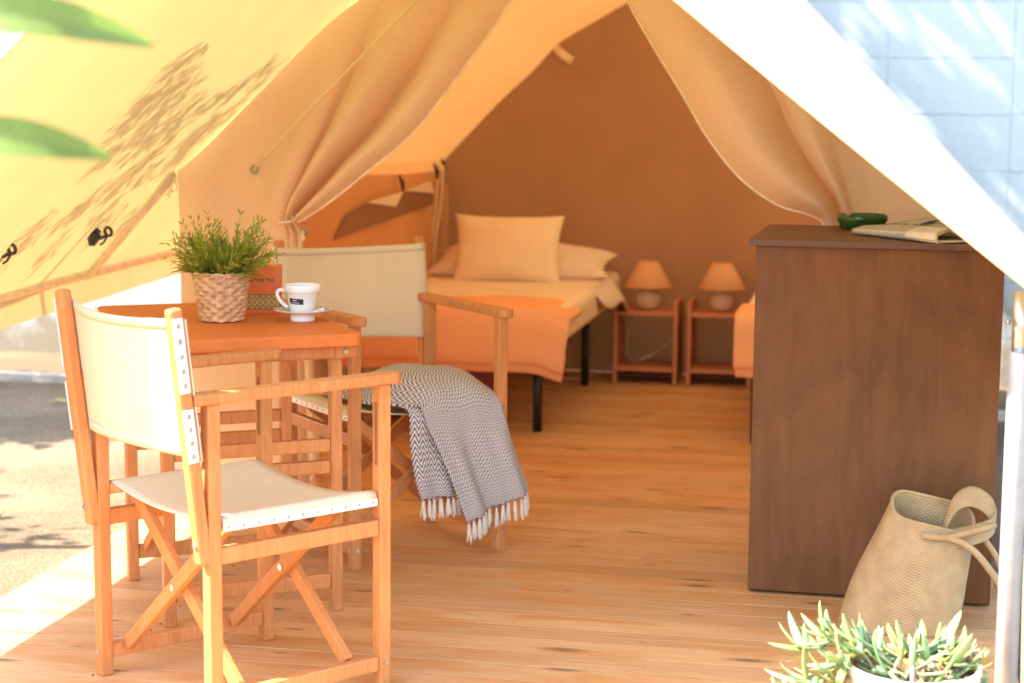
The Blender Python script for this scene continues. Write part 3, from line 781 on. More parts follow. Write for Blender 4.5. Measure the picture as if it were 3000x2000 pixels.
for (u0, u1, v0, v1) in ((.30, .40, .58, .80), (.42, .48, .60, .76), (.49, .58, .60, .74)) + tuple((.16+.085*k, .225+.085*k, .22, .33) for k in range(7)):
    m.grid(lambda u, v: lab(u0+(u1-u0)*u, v0+(v1-v0)*v, .0010), 2, 1)
m.build('small_print', M['white_print'], lb)
sp = MB(); sp.tube([(.030, -.036, .0245), (.046, -.026, .0265), (.062, -.008, .031)], [.0022, .0016, .0026], 6)
o = sp.build('teaspoon', M['steel'], None, True); o.location = (-1.284, 4.03, TZ); tag(o, 'small steel teaspoon lying on the saucer beside the cup', 'spoon')
sgb = MB(); sgb.box((0, 0, 0), (.026, .014, .003)); o = sgb.build('sugar_sachet', M['white_print'], None, bevel=.001)
o.location = (-1.238, 4.012, TZ+.0275); o.rotation_euler = (.15, -.3, .5); tag(o, 'small white paper sugar sachet lying on the saucer rim', 'sachet')

# ================================================================== THROW ON THE SECOND CHAIR
thr = empty('throw', (-1.1961, 4.5343, 0), 3.8670, 'navy and cream herringbone throw with tassels draped over the seat of the rear chair', 'throw')
# local chair axes: x right, y front, z up; the camera sees -x on its right
A_top = [(.150, -.150, .398), (.150, .0, .392), (.135, .110, .398), (.040, .205, .400), (.016, .214, .345), (-.018, .222, .265), (-.055, .232, .170), (-.080, .240, .100)]
B_top = [(-.215, -.150, .430), (-.205, -.02, .445), (-.195, .110, .432), (-.195, .195, .412), (-.205, .222, .355), (-.225, .235, .285), (-.250, .246, .215), (-.268, .252, .168)]
def throw_s(u, v):
    a = Vector(cr(A_top, v)); c = Vector(cr(B_top, v)); p = a.lerp(c, u)
    hump = math.sin(math.pi*u)*(1-sm(.45, .62, v)); p.z += .052*hump*math.sin(math.pi*min(v*1.7+.15, 1))
    hang = sm(.5, .8, v)
    p.y += hang*(.013*math.sin(u*9.5+.6)+.006*math.sin(u*21+v*3))
    p.z += (1-hang)*.004*math.sin(u*13+v*11)
    if v < .45: p.z = max(p.z, .402)
    return p
m = MB(); m.grid(throw_s, 60, 90, (.34, .74)); th_o = m.build('cloth', M['throw'], thr, True, solid=.006)
# under layer hanging further back
A2 = [(.075, .170, .400), (.062, .203, .385), (.058, .204, .30), (.045, .206, .215), (.030, .208, .165)]
B2 = [(-.120, .170, .400), (-.120, .200, .385), (-.120, .206, .30), (-.115, .208, .215), (-.110, .210, .165)]
def throw_u(u, v):
    p = Vector(cr(A2, v)).lerp(Vector(cr(B2, v)), u); p.y += .006*math.sin(u*14)*v; return p
m = MB(); m.grid(throw_u, 30, 30, (.20, .27)); m.build('cloth', M['throw'], thr, True, solid=.006)
def tassel(p, L, d=(0, 0, -1)):
    m = MB(); d = Vector(d).normalized(); p = Vector(p)
    for k in range(9):
        a = k*.7; o_ = Vector((math.cos(a), math.sin(a)*.6, 0))*rnd.uniform(.001, .0045)
        l = L*rnd.uniform(.85, 1.08)
        m.tube([p+o_*.4, p+d*.010+o_*.35, p+d*l*.5+o_*1.1, p+d*l+o_*1.5+Vector((rnd.uniform(-.003, .003), rnd.uniform(-.003, .003), 0))], [.0028, .0024, .0022, .0010], 4, False)
    ts = m.build('tassel', M['tassel'], thr, True)
    k = MB(); k.lathe([(.001, -.004), (.0036, -.002), (.0036, .002), (.001, .004)], 8, tuple(p+d*.004)); k.build('knot', M['knot'], ts, True)
for i in range(13):
    tassel(throw_s((i+.4)/13, 1.0), rnd.uniform(.052, .062), (rnd.uniform(-.05, .0), .02, -1))
for i in range(8):
    tassel(throw_u((i+.3)/8, 1.0), rnd.uniform(.050, .060), (rnd.uniform(-.05, .05), 0, -1))

# ================================================================== CABINET AND WHAT STANDS ON IT
cb = empty('cabinet', (-.2513, 4.2558, 0), -.0264, 'dark brown wooden cabinet standing at the right of the tent opening', 'cabinet')
CW, CD, CH = .5617, .50, .828
m = MB(); m.box((CW/2, .009, CH/2+.004), (CW, .018, CH-.008)); m.build('back_panel', M['cab'], cb, bevel=.0015)
for x in (.009, CW-.009):
    m = MB(); m.box((x, CD/2+.010, CH/2), (.018, CD-.022, CH-.002)); m.build('side_panel', M['cab'], cb, bevel=.0015)
m = MB(); m.box((CW/2, CD/2+.018, .05), (CW-.040, CD-.05, .018)); m.build('bottom_shelf', M['cab'], cb)
m = MB(); m.box((CW/2, CD/2+.018, .44), (CW-.040, CD-.05, .018)); m.build('shelf', M['cab'], cb)
m = MB(); m.box((CW/2+.004, CD/2-.006, CH+.0095), (CW+.034, CD+.032, .017)); tp = m.build('cabinet_top', M['cab_top'], cb, bevel=.002)
m = MB()
for z in (CH+.004, CH+.0095, CH+.015): m.box((CW/2+.004, -.0225, z), (CW+.033, .0012, .0022))
m.build('ply_layer', M['ply_edge'], tp)
CT = CH+.018
ash = empty('ashtray', (-.012, 4.660, CT), .3, 'round dark green glass ashtray on the cabinet behind the newspaper', 'ashtray')
m = MB(); NA = 48
def ashp(u, prof):
    return prof
prof = [(.001, .0), (.050, .0), (.056, .004), (.058, .016), (.064, .022), (.064, .034), (.061, .037), (.057, .036), (.052, .022), (.046, .010), (.001, .009)]
vs = []; fs = []
for r_, z in prof:
    for k in range(NA):
        a = 2*math.pi*k/NA
        notch = max(0, math.cos(a*3+.6))**14*.009 if z > .03 else 0
        vs.append((r_*math.cos(a), r_*math.sin(a), z-notch))
for i in range(len(prof)-1):
    for k in range(NA): fs.append((i*NA+k, i*NA+(k+1) % NA, (i+1)*NA+(k+1) % NA, (i+1)*NA+k))
m.add(vs, fs); m.build('bowl', M['glass_green'], ash, True)
# folded newspaper, rolled fold towards the camera
npz = empty('newspaper', (.090, 4.335, CT), 0, 'folded newspaper lying on the front corner of the dark cabinet', 'newspaper')
def nroll(t, layer, v=0):                                      # cross profile: a flattened spiral
    r_ = .0125-.0022*layer
    if t < .35:                                           # lower leaf going back
        k = t/.35; return (.150*(1-k), .0025+.0010*layer)
    if t < .65:
        k = (t-.35)/.30; a = -math.pi/2-k*math.pi; return (r_*math.cos(a), .0135+r_*math.sin(a))
    k = (t-.65)/.35; return (.175*k, .0255-.0022*layer+.008*math.sin(k*math.pi*2.2)+(.052-.009*layer)*k**1.2*max(0, 1-.95*v)*(.35+.65*min(1, v*3.2)))
P0, P1 = Vector((-.118, .115, 0)), Vector((.070, -.150, 0))   # the fold runs from back left to front right
ax = (P1-P0).normalized(); nr = Vector((-ax.y, ax.x, 0))
for layer in range(4):
    def pg(u, v, layer=layer):
        y_, z = nroll(u, layer, v); wsc = .55+.45*v
        q = P0.lerp(P1, v)+nr*y_*(.75+.25*math.sin(math.pi*v)); return (q.x, q.y, .001+z*wsc)
    m = MB(); m.grid(pg, 40, 16, (.9, .3)); m.build('page', M['paper'] if layer in (0, 2) else M['paper_plain'], npz, True, solid=.0006)
m = MB()
def band(u, v):
    return tuple(Vector(pg_outer(.46+.30*u, .66+.34*v)))
def pg_outer(u, v):
    y_, z = nroll(u, 0, v); wsc = .55+.45*v; q = P0.lerp(P1, v)+nr*y_*(.75+.25*math.sin(math.pi*v)); return (q.x-.0005, q.y-.0008, .0018+z*wsc)
m.grid(band, 16, 6); m.build('margin', M['paper_plain'], npz, True)
m = MB()                                                  # the drawing on the front page: an oval, a dark block and hatching
def on(u, v): return Vector(pg_outer(u, v))+Vector((0, 0, .0008))
def stroke(pts, r_=.0009): m.tube([on(*p) for p in pts], r_, 4, False)
stroke([(.80+.045*math.cos(a), .20+.12*math.sin(a)) for a in np.linspace(0, 6.283, 24)])
stroke([(.86+.06*math.cos(a), .50+.17*math.sin(a)) for a in np.linspace(-.6, 3.6, 24)])
for k in range(5): stroke([(.88+.012*k, .34), (.90+.012*k, .40)], .0024)
for k in range(5): stroke([(.77+.016*k, .46), (.79+.016*k, .58), (.80+.012*k, .66)], .0012)
m.build('drawing', M['ink'], npz)

# ================================================================== BED AREA
def make_bed():
    root = empty('bed', (0, 0, 0))
    m = MB()
    for yy in (.02, 1.45): m.box((.37, yy, .292), (.74, .03, .03))
    for xx in (.016, .724): m.box((xx, .735, .292), (.03, 1.40, .03))
    m.build('bed_frame', M['black'], root, bevel=.003)
    for p in ((.70, .06), (.04, .06), (.70, 1.16), (.04, 1.16)):
        m = MB(); m.lathe([(.017, 0), (.017, .277)], 16, (*p, 0)); m.build('leg', M['black'], root, True)
    def mat_(u, v): return None
    m = MB(); m.box((.385, .74, .375), (.83, 1.54, .13)); m.build('mattress', M['sheet'], root, bevel=.035, seg=4)
    return root
bed1 = make_bed(); bed1.location = (-1.824, 6.184, 0)
tag(bed1, 'single bed with black legs and a cushion standing against the left tent wall', 'bed', 'single beds in the tent')
bed2 = copy_tree(bed1); bed2.location = (-.395, 6.155, 0)
tag(bed2, 'single bed mostly hidden behind the dark cabinet', 'bed', 'single beds in the tent')
# orange blanket folded over the foot of the first bed
def blanket(x0, x1, yend, ytop, zlow, name, label, wav=1):
    prof = [(ytop, .4445), (ytop-.15, .447), (yend+.03, .449), (yend-.012, .440), (yend-.030, .41), (yend-.038, .36), (yend-.046, zlow+.025), (yend-.040, zlow), (yend-.026, zlow+.012), (yend-.024, zlow+.045)]
    m = MB()
    def f(u, v):
        y_, z = cr(prof, v); x = x0+(x1-x0)*u
        e = sm(.80, 1, u)*wav
        z2 = z-.018*e*(v > .3)+.004*math.sin(u*11+v*5)
        y2 = y_+.010*math.sin(u*7+1)*sm(.3, .7, v)-.012*math.sin(u*3)*sm(.3, .6, v)
        if u > .9: z2 -= (u-.9)*.35*sm(.0, .4, 1-v)*wav
        return (x+.010*math.sin(v*6)*u, y2, z2)
    m.grid(f, 50, 50, (1, 1)); o = m.build(name, M['orange'], None, True, solid=.012)
    m2 = MB()
    def g(u, v):
        p = f(u*.985+.008, .42+.58*v); return (p[0], p[1]+.013, p[2]-.030*sm(.15, .7, v)-.004*math.sin(u*9))
    m2.grid(g, 50, 24, (1, 1)); fd = m2.build('fold', M['orange'], o, True, solid=.010)
    return tag(o, label, 'blanket', 'orange fleece blankets')
blanket(-1.86, -1.000, 6.128, 6.47, .268, 'blanket', 'orange fleece blanket folded over the foot of the left bed')
blanket(-.425, .30, 6.10, 6.47, .285, 'blanket', 'orange fleece blanket corner showing beside the dark cabinet')
def pillow_mesh(w, h, t, n=26, pinch=.10):
    m = MB()
    def f(u, v, s):
        a, c = u*2-1, v*2-1
        e = max(0, (1-abs(a)**2.6))*max(0, (1-abs(c)**2.6)); th = t/2*e**.46*(1+.10*math.sin(a*4.1+c*2.7)*math.sin(c*3.3-a*1.7+.8))
        k = 1-pinch*(1-abs(c)**2)*abs(a)**3; k2 = 1-pinch*(1-abs(a)**2)*abs(c)**3
        return (a*w/2*k, s*th, c*h/2*k2)
    m.grid(lambda u, v: f(u, v, -1), n, n); m.grid(lambda u, v: f(1-u, v, 1), n, n); return m
m = pillow_mesh(.76, .36, .15); o = m.build('pillow', M['pillow'], None, True)
o.location = (-1.40, 7.40, .490); o.rotation_euler = (R(-80), 0, R(1)); tag(o, 'wide cream bed pillow lying behind the square cushion', 'pillow')
m = pillow_mesh(.45, .30, .14, 36, .09); cu_o = m.build('cushion', M['cushion'], None, True)
cu_o.location = (-1.425, 7.20, .560); cu_o.rotation_euler = (R(-20), 0, R(2)); tag(cu_o, 'square ochre cushion propped against the pillow on the left bed', 'cushion')
# loose sheet corner hanging at the head of the bed
def corner(u, v):
    x = -1.05+.030*math.sin(v*3.1)+.05*u*math.sin(u*2.2); y_ = 6.95+.62*v; z = .445-.16*u*(.35+.65*v)-.02*math.sin(v*9)*u
    return (x+.035*u*v, y_, z)
m = MB(); m.grid(corner, 14, 24, (.3, .6)); o = m.build('sheet_corner', M['pillow'], bed1, True, solid=.006); o.location = tuple(-Vector(bed1.location))
# red case under the bed
rc = empty('suitcase', (-1.53, 6.42, 0), .03, 'dark red suitcase pushed under the left bed', 'suitcase')
m = MB(); m.box((0, .10, .13), (.44, .28, .24)); m.build('shell', M['red_case'], rc, bevel=.02, seg=3)
m = MB(); m.box((0, -.045, .225), (.44, .012, .035)); m.build('zip_band', M['dark_case'], rc, bevel=.003)
m = MB(); m.tube([(-.06, -.045, .13), (-.05, -.07, .135), (.05, -.07, .135), (.06, -.045, .13)], .008, 8); m.build('handle', M['dark_case'], rc, True)

# nightstands
def make_ns():
    root = empty('nightstand', (0, 0, 0)); d = .24; w = .268
    for x in (.009, w-.009):
        m = MB(); m.box((x, d/2, .1725), (.018, d, .345)); m.build('side_panel', M['night'], root, bevel=.004)
    m = MB(); m.box((w/2, d/2, .291), (w-.037, d-.01, .018)); m.build('top_shelf', M['night'], root, bevel=.002)
    m = MB(); m.box((w/2, d/2, .062), (w-.037, d-.01, .018)); m.build('bottom_shelf', M['night'], root, bevel=.002)
    m = MB(); m.box((w/2, d-.012, .03), (w-.037, .014, .044)); m.build('plinth', M['deck_under'], root)
    return root
n1 = make_ns(); n1.location = (-1.021, 7.425, 0); tag(n1, 'small orange wood nightstand beside the left bed, lamp on top', 'nightstand', 'nightstands at the back wall')
n2 = copy_tree(n1); n2.location = (-.715, 7.43, 0); tag(n2, 'small orange wood nightstand next to the cabinet edge, lamp on top', 'nightstand', 'nightstands at the back wall')
def make_lamp():
    root = empty('table_lamp', (0, 0, 0))
    m = MB(); m.lathe([(.001, 0), (.030, 0), (.044, .012), (.0515, .034), (.0525, .048), (.048, .068), (.036, .083), (.018, .090), (.010, .096), (.001, .096)], 36); m.build('lamp_base', M['ceramic'], root, True)
    m = MB(); m.lathe([(.006, .094), (.006, .125)], 12); m.build('lamp_neck', M['steel'], root, True)
    m = MB(); m.lathe([(.0985, .094), (.0995, .097), (.0400, .202), (.0385, .203), (.0385, .201), (.097, .0965)], 40, close=True); m.build('lamp_shade', M['lamp_shade'], root, True)
    return root
l1 = make_lamp(); l1.location = (-.888, 7.525, .300); tag(l1, 'table lamp with round ceramic base on the nightstand nearest the bed', 'lamp', 'table lamps with conical orange shades')
l2 = copy_tree(l1); l2.location = (-.582, 7.53, .300); l2.rotation_euler.z = .7; tag(l2, 'table lamp with round ceramic base on the nightstand by the cabinet', 'lamp', 'table lamps with conical orange shades')
cbl = empty('lamp_cable', (0, 0, 0), 0, 'thin white lamp cable with an inline switch in the left nightstand', 'cable')
m = MB(); m.tube([cr([(-.93, 7.66, .28), (-.98, 7.66, .20), (-.985, 7.63, .10), (-.95, 7.60, .076), (-.90, 7.60, .090), (-.83, 7.60, .135), (-.77, 7.62, .19)], i/40) for i in range(41)], .0026, 6)
m.tube([cr([(-1.02, 7.55, .065), (-1.08, 7.52, .03), (-1.16, 7.48, .012), (-1.25, 7.47, .006), (-1.32, 7.50, .006)], i/24) for i in range(25)], .0028, 6); m.build('cord', M['cable'], cbl, True)
m = MB(); m.bar((-.925, 7.598, .078), (-.875, 7.598, .105), .012, .011); m.build('switch', M['cable'], cbl, bevel=.003)

# ================================================================== BAG
bag = empty('jute_bag', (.090, 4.045, 0), 0, 'woven jute bag slumped on the deck against the dark cabinet', 'bag')
def bagbody(u, v):
    a = 2*math.pi*u
    hw = [.124, .128, .124, .117, .108, .098, .089][min(int(v*6), 5)]; hw2 = [.124, .128, .124, .117, .108, .098, .089][min(int(v*6)+1, 6)]
    k = v*6-min(int(v*6), 5); w = hw+(hw2-hw)*k
    dpt = .085-.035*v+.015*math.sin(v*3.1)
    ca_, sa = math.cos(a), math.sin(a); e = .75
    x = w*math.copysign(abs(ca_)**e, ca_); y_ = dpt*math.copysign(abs(sa)**e, sa)
    z = .262*v
    xl = x; x += .075*v; x += .0025*math.sin(z*38+a*2)*(1-v); y_ += .004*math.sin(z*30+a*3)*(1-v)
    tilt = -.22*xl*v*v                                 # rim slopes down to the right
    z += tilt*.9+.026*math.sin(a)*v**4+.004*math.sin(a*3)*v**4
    return (x, y_+.012*v, z)
m = MB(); m.grid(bagbody, 72, 40, (.60, .30))
m.add([(0, 0, .002)]+[bagbody(i/32, 0) for i in range(32)], [(0, i+1, (i+1) % 32+1) for i in range(32)])
bo = m.build('body', M['jute'], bag, True, solid=.004)
m = MB(); m.tube([bagbody(i/72, 1.0) for i in range(73)], .0042, 8, False); m.build('mouth_hem', M['jute'], bag, True)
def strap(pts, w, name='strap'):
    m = MB(); n = 60
    def f(u, v):
        p = Vector(cr(pts, v)); q = Vector(cr(pts, min(v+.02, 1)))-Vector(cr(pts, max(v-.02, 0))); q.normalize()
        s = q.cross(Vector((.2, -.55, .8))).normalized(); s = Vector((s.x, s.y, s.z)); return p+s*(u-.5)*w+Vector((0, -.004*math.sin(u*math.pi), 0))
    m.grid(f, 6, n, (w, .5)); return m.build(name, M['jute'], bag, True, solid=.004)
def bandstrap(pts, wdir, w):
    pts = [(p[0]-.034, p[1], p[2]) for p in pts]                               # wide folded handle seen edge on
    m = MB(); wv = Vector(wdir)
    m.grid(lambda u, v: Vector(cr(pts, v))+wv*(u-.5)*w, 6, 60, (w, .4)); return m.build('handle', M['jute'], bag, True, solid=.005)
bandstrap([(.128, -.01, .205), (.140, .00, .250), (.158, .015, .283), (.186, .03, .297), (.216, .035, .288), (.238, .03, .268), (.243, .01, .248), (.226, -.02, .235), (.190, -.035, .224), (.150, -.03, .212)], (-.08, -.55, -.65), .060)
def ropes(pts, r_=.0068):
    pts = [(p[0]-.034, p[1], p[2]) for p in pts]
    m = MB(); m.tube([cr(pts, i/50) for i in range(51)], r_, 8); return m.build('strap', M['jute'], bag, True)
ropes([(.085, -.062, .225), (.135, -.060, .222), (.178, -.058, .234), (.222, -.045, .245), (.240, -.03, .248)], .0078)
ropes([(.135, -.058, .222), (.172, -.062, .212), (.200, -.06, .192), (.228, -.058, .160), (.250, -.05, .128), (.262, -.04, .100)], .0078)
ropes([(.205, .0, .235), (.224, -.01, .208), (.244, -.012, .180), (.258, -.015, .150)], .0066)

# ================================================================== SUCCULENT POT
PX, PY = .098, 2.93
suc = empty('potted_succulent', (PX, PY, 0), 0, 'succulent with pointed grey green leaves in a round white pot at the tent corner', 'plant')
m = MB(); m.lathe([(.076, 0), (.080, .006), (.104, .225), (.1065, .242), (.109, .250), (.1075, .257), (.102, .2575)], 56, cap=False); m.build('pot', M['pot_out'], suc, True)
m = MB(); m.lathe([(.102, .2575), (.0985, .253), (.096, .21), (.094, .17)], 56, cap=False); m.build('pot_inside', M['terracotta'], suc, True)
def soilf(u, v):
    a = 2*math.pi*u; r_ = .0955*v; return (r_*math.cos(a), r_*math.sin(a), .207+.006*math.sin(a*3+r_*60)+.003*math.sin(a*11+r_*150))
m = MB(); m.grid(soilf, 48, 14); m.build('soil', M['soil'], suc, True)
rs = random.Random(12)
m = MB()
for k in range(26):
    a = rs.uniform(0, 6.28); r_ = rs.uniform(.02, .085); m.lathe([(.001, -.004), (.005*rs.uniform(.6, 1.6), 0), (.001, .005)], 6, (r_*math.cos(a), r_*math.sin(a), .214))
tag(m.build('gravel', simple('pale_chips', (.55, .45, .36), .9, .3, 50), suc), kind='stuff')
def leafmesh():
    m = MB(); n = 8; sg = 6; vs = []; fs = []
    for i in range(n+1):
        t = i/n; w = .0096*(math.sin(math.pi*min(t*.93+.07, 1))**.55)*(1-.25*t); h = w*.55
        if i == n: w = h = .0003
        for k in range(sg):
            a = 2*math.pi*k/sg+math.pi/6; z = h*math.sin(a); 
            vs.append((w*math.cos(a), t*.070, (z if z < 0 else z*.35)+.010*t*t))
    for i in range(n):
        for k in range(sg): fs.append((i*sg+k, i*sg+(k+1) % sg, (i+1)*sg+(k+1) % sg, (i+1)*sg+k))
    m.add(vs, fs); return m.mesh('leaf', M['succ'], True)
lm = leafmesh()
def leaf(p, d, sc_, roll=0):
    o = bpy.data.objects.new('leaf', lm); col.objects.link(o); o.parent = suc
    d = Vector(d).normalized(); up = Vector((0, 0, 1))-d*d.z
    if up.length < .2: up = Vector((0, -1, 0))-d*(-d.y)
    up.normalize(); x = d.cross(up); Mx = Matrix((x, d, up)).transposed() @ Matrix.Rotation(roll, 3, 'Y')
    o.matrix_local = Matrix.Translation(p) @ Mx.to_4x4() @ Matrix.Scale(sc_, 4)
stems = MB()
# tips of the shoots: (x, y, z) round the pot, towards which each stem grows
tips = [(-.205, -.03, .215), (-.185, -.05, .262), (-.19, .02, .305), (-.150, .01, .335), (-.100, .00, .318), (-.125, -.03, .300), (-.070, .02, .300), (-.048, -.02, .275),
        (-.020, .03, .300), (.012, .02, .305), (.020, -.03, .262), (.045, .03, .318), (.065, .00, .300), (.085, .02, .285), (.075, -.045, .222), (.052, -.06, .235), (.100, -.03, .225),
        (-.215, -.06, .175), (-.180, -.08, .190), (-.150, -.06, .225), (-.165, -.09, .150), (-.225, .0, .18), (.095, .05, .262)]
for tp_ in tips:
    t = Vector((tp_[0]*.94, tp_[1], .10+(tp_[2]-.10)*.80)); root_ = Vector((rs.uniform(-.03, .03), rs.uniform(-.02, .03), .208))
    if t.x < -.1: root_ = Vector((-.045, .0, .212))
    mid = root_.lerp(t, .5)+Vector((0, 0, .025+.012*rs.random()))
    pts = [cr([tuple(root_), tuple(mid), tuple(t)], i/10) for i in range(11)]
    stems.tube(pts, [.0028]*6+[.0022]*5, 6)
    for q_ in (5, 7, 8, 9):
        d2 = (Vector(pts[q_+1])-Vector(pts[q_-1])).normalized(); o2 = d2.orthogonal().normalized(); a2 = rs.uniform(0, 6.28)
        for k in range(2):
            s2 = Matrix.Rotation(a2+k*math.pi, 3, d2) @ o2; s2.z = abs(s2.z)*.6+s2.z*.3
            leaf(Vector(pts[q_]), d2*.5+s2, rs.uniform(.55, .85), rs.uniform(-.4, .4))
    d = (Vector(pts[-1])-Vector(pts[-3])).normalized()
    d = (d+Vector((0, 0, .55))).normalized()
    s0 = d.orthogonal().normalized(); a0 = rs.uniform(0, 6.28)
    for lev, (spread, sc_) in enumerate(((1.15, .95), (.85, 1.0), (.42, .75))):
        for k in range(2):
            a = a0+lev*math.pi/2+k*math.pi+rs.uniform(-.35, .35)
            s_ = Matrix.Rotation(a, 3, d) @ s0
            leaf(Vector(t)+d*(.006*lev-.008), d*math.cos(spread)+s_*math.sin(spread), sc_*rs.uniform(.75, 1.1), rs.uniform(-.4, .4))
stems.build('stem', simple('succulent_stem', (.30, .24, .12), .7, .3, 40), suc, True)
m = MB()
for k in range(5):
    a = rs.uniform(0, 6.28); p = Vector((rs.uniform(-.02, .02), rs.uniform(-.03, 0), .205)); path = [p.copy()]
    for i in range(5): p = p+Vector((rs.uniform(-.012, .012), rs.uniform(-.008, .008), .013)); path.append(p.copy())
    m.tube(path, [.006, .007, .0055, .005, .004, .002], 6)
for k in range(30):                                       # withered pinkish remains
    p = Vector((rs.uniform(.04, .105), rs.uniform(-.01, .06), .235+rs.uniform(0, .045))); q = p+Vector((rs.uniform(-.02, .02), rs.uniform(-.02, .02), rs.uniform(-.018, .012)))
    m.tube([p, p.lerp(q, .5)+Vector((0, 0, .004)), q], [.0014, .0022, .0006], 5)
m.build('dry_stems', simple('withered_stem', (.36, .22, .17), .85, .4, 60), suc, True)

# ================================================================== FOREGROUND BRANCH (close to the lens)
br = empty('leafy_branch', (-.712, 1.42, 0), 0, 'blurred green leafy shrub branch close to the lens at the upper edge', 'branch')
m = MB(); m.tube([(-.08, .05, GZ), (-.07, .03, .6), (-.055, .01, 1.08), (-.05, 0, 1.22), (-.045, .0, 1.33)], [.012, .010, .006, .005, .003], 8); m.build('stem', M['bark'], br, True)
def bigleaf(p, d, L, w, droop, up=(0, -.5, 1)):
    m = MB(); d = Vector(d).normalized(); s = d.cross(Vector(up)).normalized(); n = s.cross(d)
    def f(u, v):
        c = Vector(p)+d*L*v+n*(-droop*v*v*L+.10*L*math.sin(v*math.pi)); ww = w*math.sin(math.pi*min(v*.96+.04, 1))**.7
        return c+s*(u-.5)*ww+n*abs(u-.5)*ww*.45
    m.grid(f, 8, 24); return m.build('leaf', M['branch_leaf'], br, True)
bigleaf((-.070, .0, 1.212), (1, .05, .10), .180, .042, .40, (0, -.95, .45))
bigleaf((-.072, .0, 1.112), (1, .02, .10), .148, .038, .36, (0, -.95, .45))
bigleaf((-.06, .0, 1.20), (-.8, .2, .3), .16, .05, .4)
bigleaf((-.055, .0, 1.04), (-.5, .5, .3), .15, .05, .4)
bigleaf((-.05, .0, 1.31), (-.3, -.4, .8), .14, .045, .3)

# ================================================================== SMALL THINGS ON THE GROUND
m = MB(); m.lathe([(.001, 0), (.030, .006), (.034, .022), (.024, .042), (.001, .05)], 9); st = m.build('stone', M['stone'], None, True)
st.location = (-2.62, 5.02, GZ-.006); st.scale = (1.1, .9, .9); tag(st, 'brown stone lying on the bright sand beside the deck', 'stone')
m = MB(); m.grid(lambda u, v: ((u-.5)*.03*math.sin(math.pi*(v*.9+.05)), v*.085, .006+.012*math.sin(v*3.1)+.006*abs(u-.5)), 4, 8)
fl = m.build('fallen_leaf', M['dry_leaf'], None, True); fl.location = (-3.33, 6.98, GZ); fl.rotation_euler.z = -1.3; tag(fl, 'yellow fallen leaf on the shaded gravel', 'leaf')
# ================================================================== TREES THAT SHADE THE PLACE (left of the picture)
def leafcloud(m, c, rad, n, L, w, dirv=None, jit=.5, seed=1):
    rg2 = np.random.RandomState(seed)
    for k in range(n):
        while True:
            q = rg2.uniform(-1, 1, 3)
            if (q*q).sum() <= 1: break
        p = Vector((c[0]+q[0]*rad[0], c[1]+q[1]*rad[1], c[2]+q[2]*rad[2]))
        d = Vector(rg2.normal(0, 1, 3))
        if dirv is not None: d = Vector(dirv)+d*jit
        d.normalize(); s = d.cross(Vector(rg2.normal(0, 1, 3))).normalized(); l = L*rg2.uniform(.6, 1.3); ww = w*rg2.uniform(.7, 1.3)
        m.add([p, p+d*l*.45+s*ww, p+d*l, p+d*l*.45-s*ww], [(0, 1, 2, 3)])
def tree(label, base, limbs, clouds, cat='tree'):
    root = empty('tree', base, 0, label, cat)
    m = MB(); bz = Vector(base)
    for l in limbs: m.tube([Vector(p)-bz for p in l[0]], l[1], 8)
    m.build('trunk', M['bark'], root, True)
    m = MB()
    for i, c in enumerate(clouds):
        leafcloud(m, tuple(Vector(c[0])-bz), *c[1:], seed=i+11)
    tag(m.build('crown', M['tree_leaf'], root), kind='stuff')
def up(p, t): return Vector(p)-SUN*t
# branch above the left eave: its fronds fall as shadows on the canvas
roof = [(-1.63, 4.1, 1.28), (-1.76, 4.5, 1.15), (-1.71, 4.25, 1.20), (-1.71, 4.07, 1.19), (-1.79, 4.33, 1.12), (-1.87, 4.44, 1.04), (-1.99, 4.59, .93), (-1.82, 4.53, 1.10), (-1.86, 4.83, 1.06), (-1.82, 4.93, 1.09), (-1.75, 4.97, 1.16), (-1.68, 4.94, 1.23), (-1.94, 4.89, .98), (-1.97, 4.75, .95), (-2.07, 4.68, .86), (-2.07, 4.23, .86), (-2.11, 4.22, .81), (-2.12, 4.8, .80), (-2.1, 5.0, .82), (-2.15, 4.5, .78)] + [(-1.79, 4.11, 1.12), (-1.87, 4.24, 1.05), (-1.84, 4.3, 1.08), (-1.65, 4.04, 1.25), (-1.67, 4.22, 1.24), (-1.9, 4.9, 1.02), (-1.76, 4.66, 1.15), (-1.88, 4.62, 1.04), (-1.94, 4.59, 0.98), (-2.01, 4.46, 0.91), (-2.06, 4.43, 0.87), (-1.71, 4.14, 1.19), (-1.77, 4.16, 1.14), (-1.73, 4.76, 1.18), (-1.67, 4.83, 1.24), (-1.84, 4.86, 1.07), (-1.83, 4.44, 1.09), (-1.72, 4.33, 1.19)]
cl = []
for k, p in enumerate(roof):
    q = up(p, 1.9+.12*(k % 4)); q.z += .03
    cl.append((q, (.075, .075, .075), 40, .075, .0085, (-.05, .05, -1), .50))
mid = up((-2.0, 4.7, .9), 2.0)
tree('slender leaved tree reaching over the left eave of the tent', (-4.2, 4.2, GZ), [([(-4.2, 4.2, GZ), (-4.1, 4.2, 1.2), (-3.9, 4.2, 2.0), tuple(mid)], [.06, .045, .02, .006])], cl)
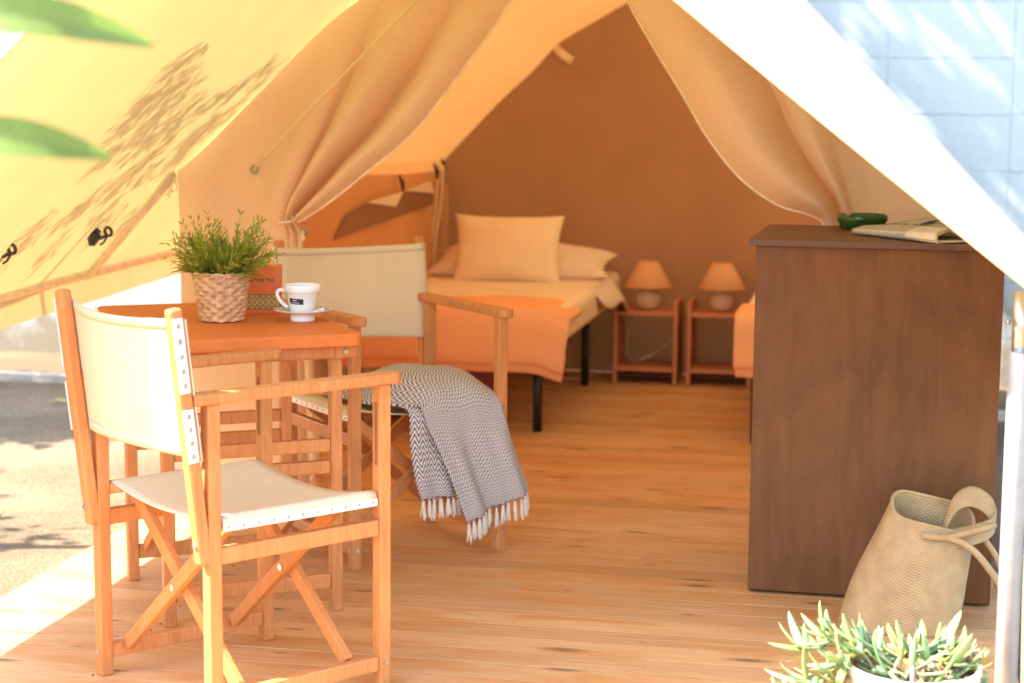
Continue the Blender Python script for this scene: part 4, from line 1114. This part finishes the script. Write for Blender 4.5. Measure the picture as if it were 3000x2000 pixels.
# broad crown that shades the gravel
g = up((-3.75, 6.55, GZ), 3.4)
cl = [((g.x+dx, g.y+dy, g.z+dz), (.62, .55, .35), 1100, .12, .035) for dx, dy, dz in ((-.5, .55, 0), (.1, .55, .1), (.55, .45, 0), (-.5, 0, 0), (.1, 0, .1), (.55, .12, 0), (-.6, -.5, 0), (-.1, -.48, .1), (-1.1, 0, 0), (-1.1, .5, 0), (-.2, -.95, 0), (-.85, -1.0, 0))]
cl += [((gx, gy, 2.7+.2*math.sin(gx*3)), (.8, .8, .4), 700, .13, .04) for gx in (-8.2, -7.2, -6.3) for gy in (.4, 1.6, 2.8, 4.0)]  # unseen extra crowns, added to shade the ground and sky further left
cl += [((-7.6+.25*math.sin(hy*2.1), hy, hz), (.40, .80, .60), 430, .14, .055) for hy in (-4.5, -3.3, -2.1, -.9, .3, 1.5, 2.7, 3.9, 5.1) for hz in (.35, 1.2, 2.05, 2.9, 3.75, 4.5)]  # unseen hedge of leaves, added to keep sky light off the chair back
g2 = up((-2.75, 4.75, GZ), 3.0)
cl += [((g2.x, g2.y, g2.z), (.5, .28, .25), 110, .10, .028), ((g2.x-.5, g2.y-.25, g2.z), (.4, .3, .25), 120, .10, .028)]
tree('broad tree left of the tent shading the gravel, with an added leaf screen', (g.x-.4, g.y, GZ), [([(g.x-.4, g.y, GZ), (g.x-.35, g.y, 1.5), (g.x, g.y, g.z)], [.12, .09, .04]), ([(g.x-.35, g.y, 1.5), (g2.x, g2.y, g2.z)], [.05, .012])], cl)
# tall tree behind the tent: dapples the wall on the right
w_ = up((.75, 8.24, 1.15), 4.0)
cl = [((w_.x+dx, w_.y+dy, w_.z+dz), (.42, .30, .42), 85, .15, .035) for dx, dy, dz in ((0, 0, 0), (-.4, .05, .4), (.4, -.02, -.35), (-.35, 0, -.35), (.4, .05, .4), (.0, -.05, .75), (-.75, .05, .0), (.8, 0, 0), (.1, 0, -.75))]
tree('tall tree behind the tent dappling the block wall', (w_.x, 9.2, GZ), [([(w_.x, 9.2, GZ), (w_.x, 9.0, 2.5), tuple(w_)], [.14, .1, .04])], cl)
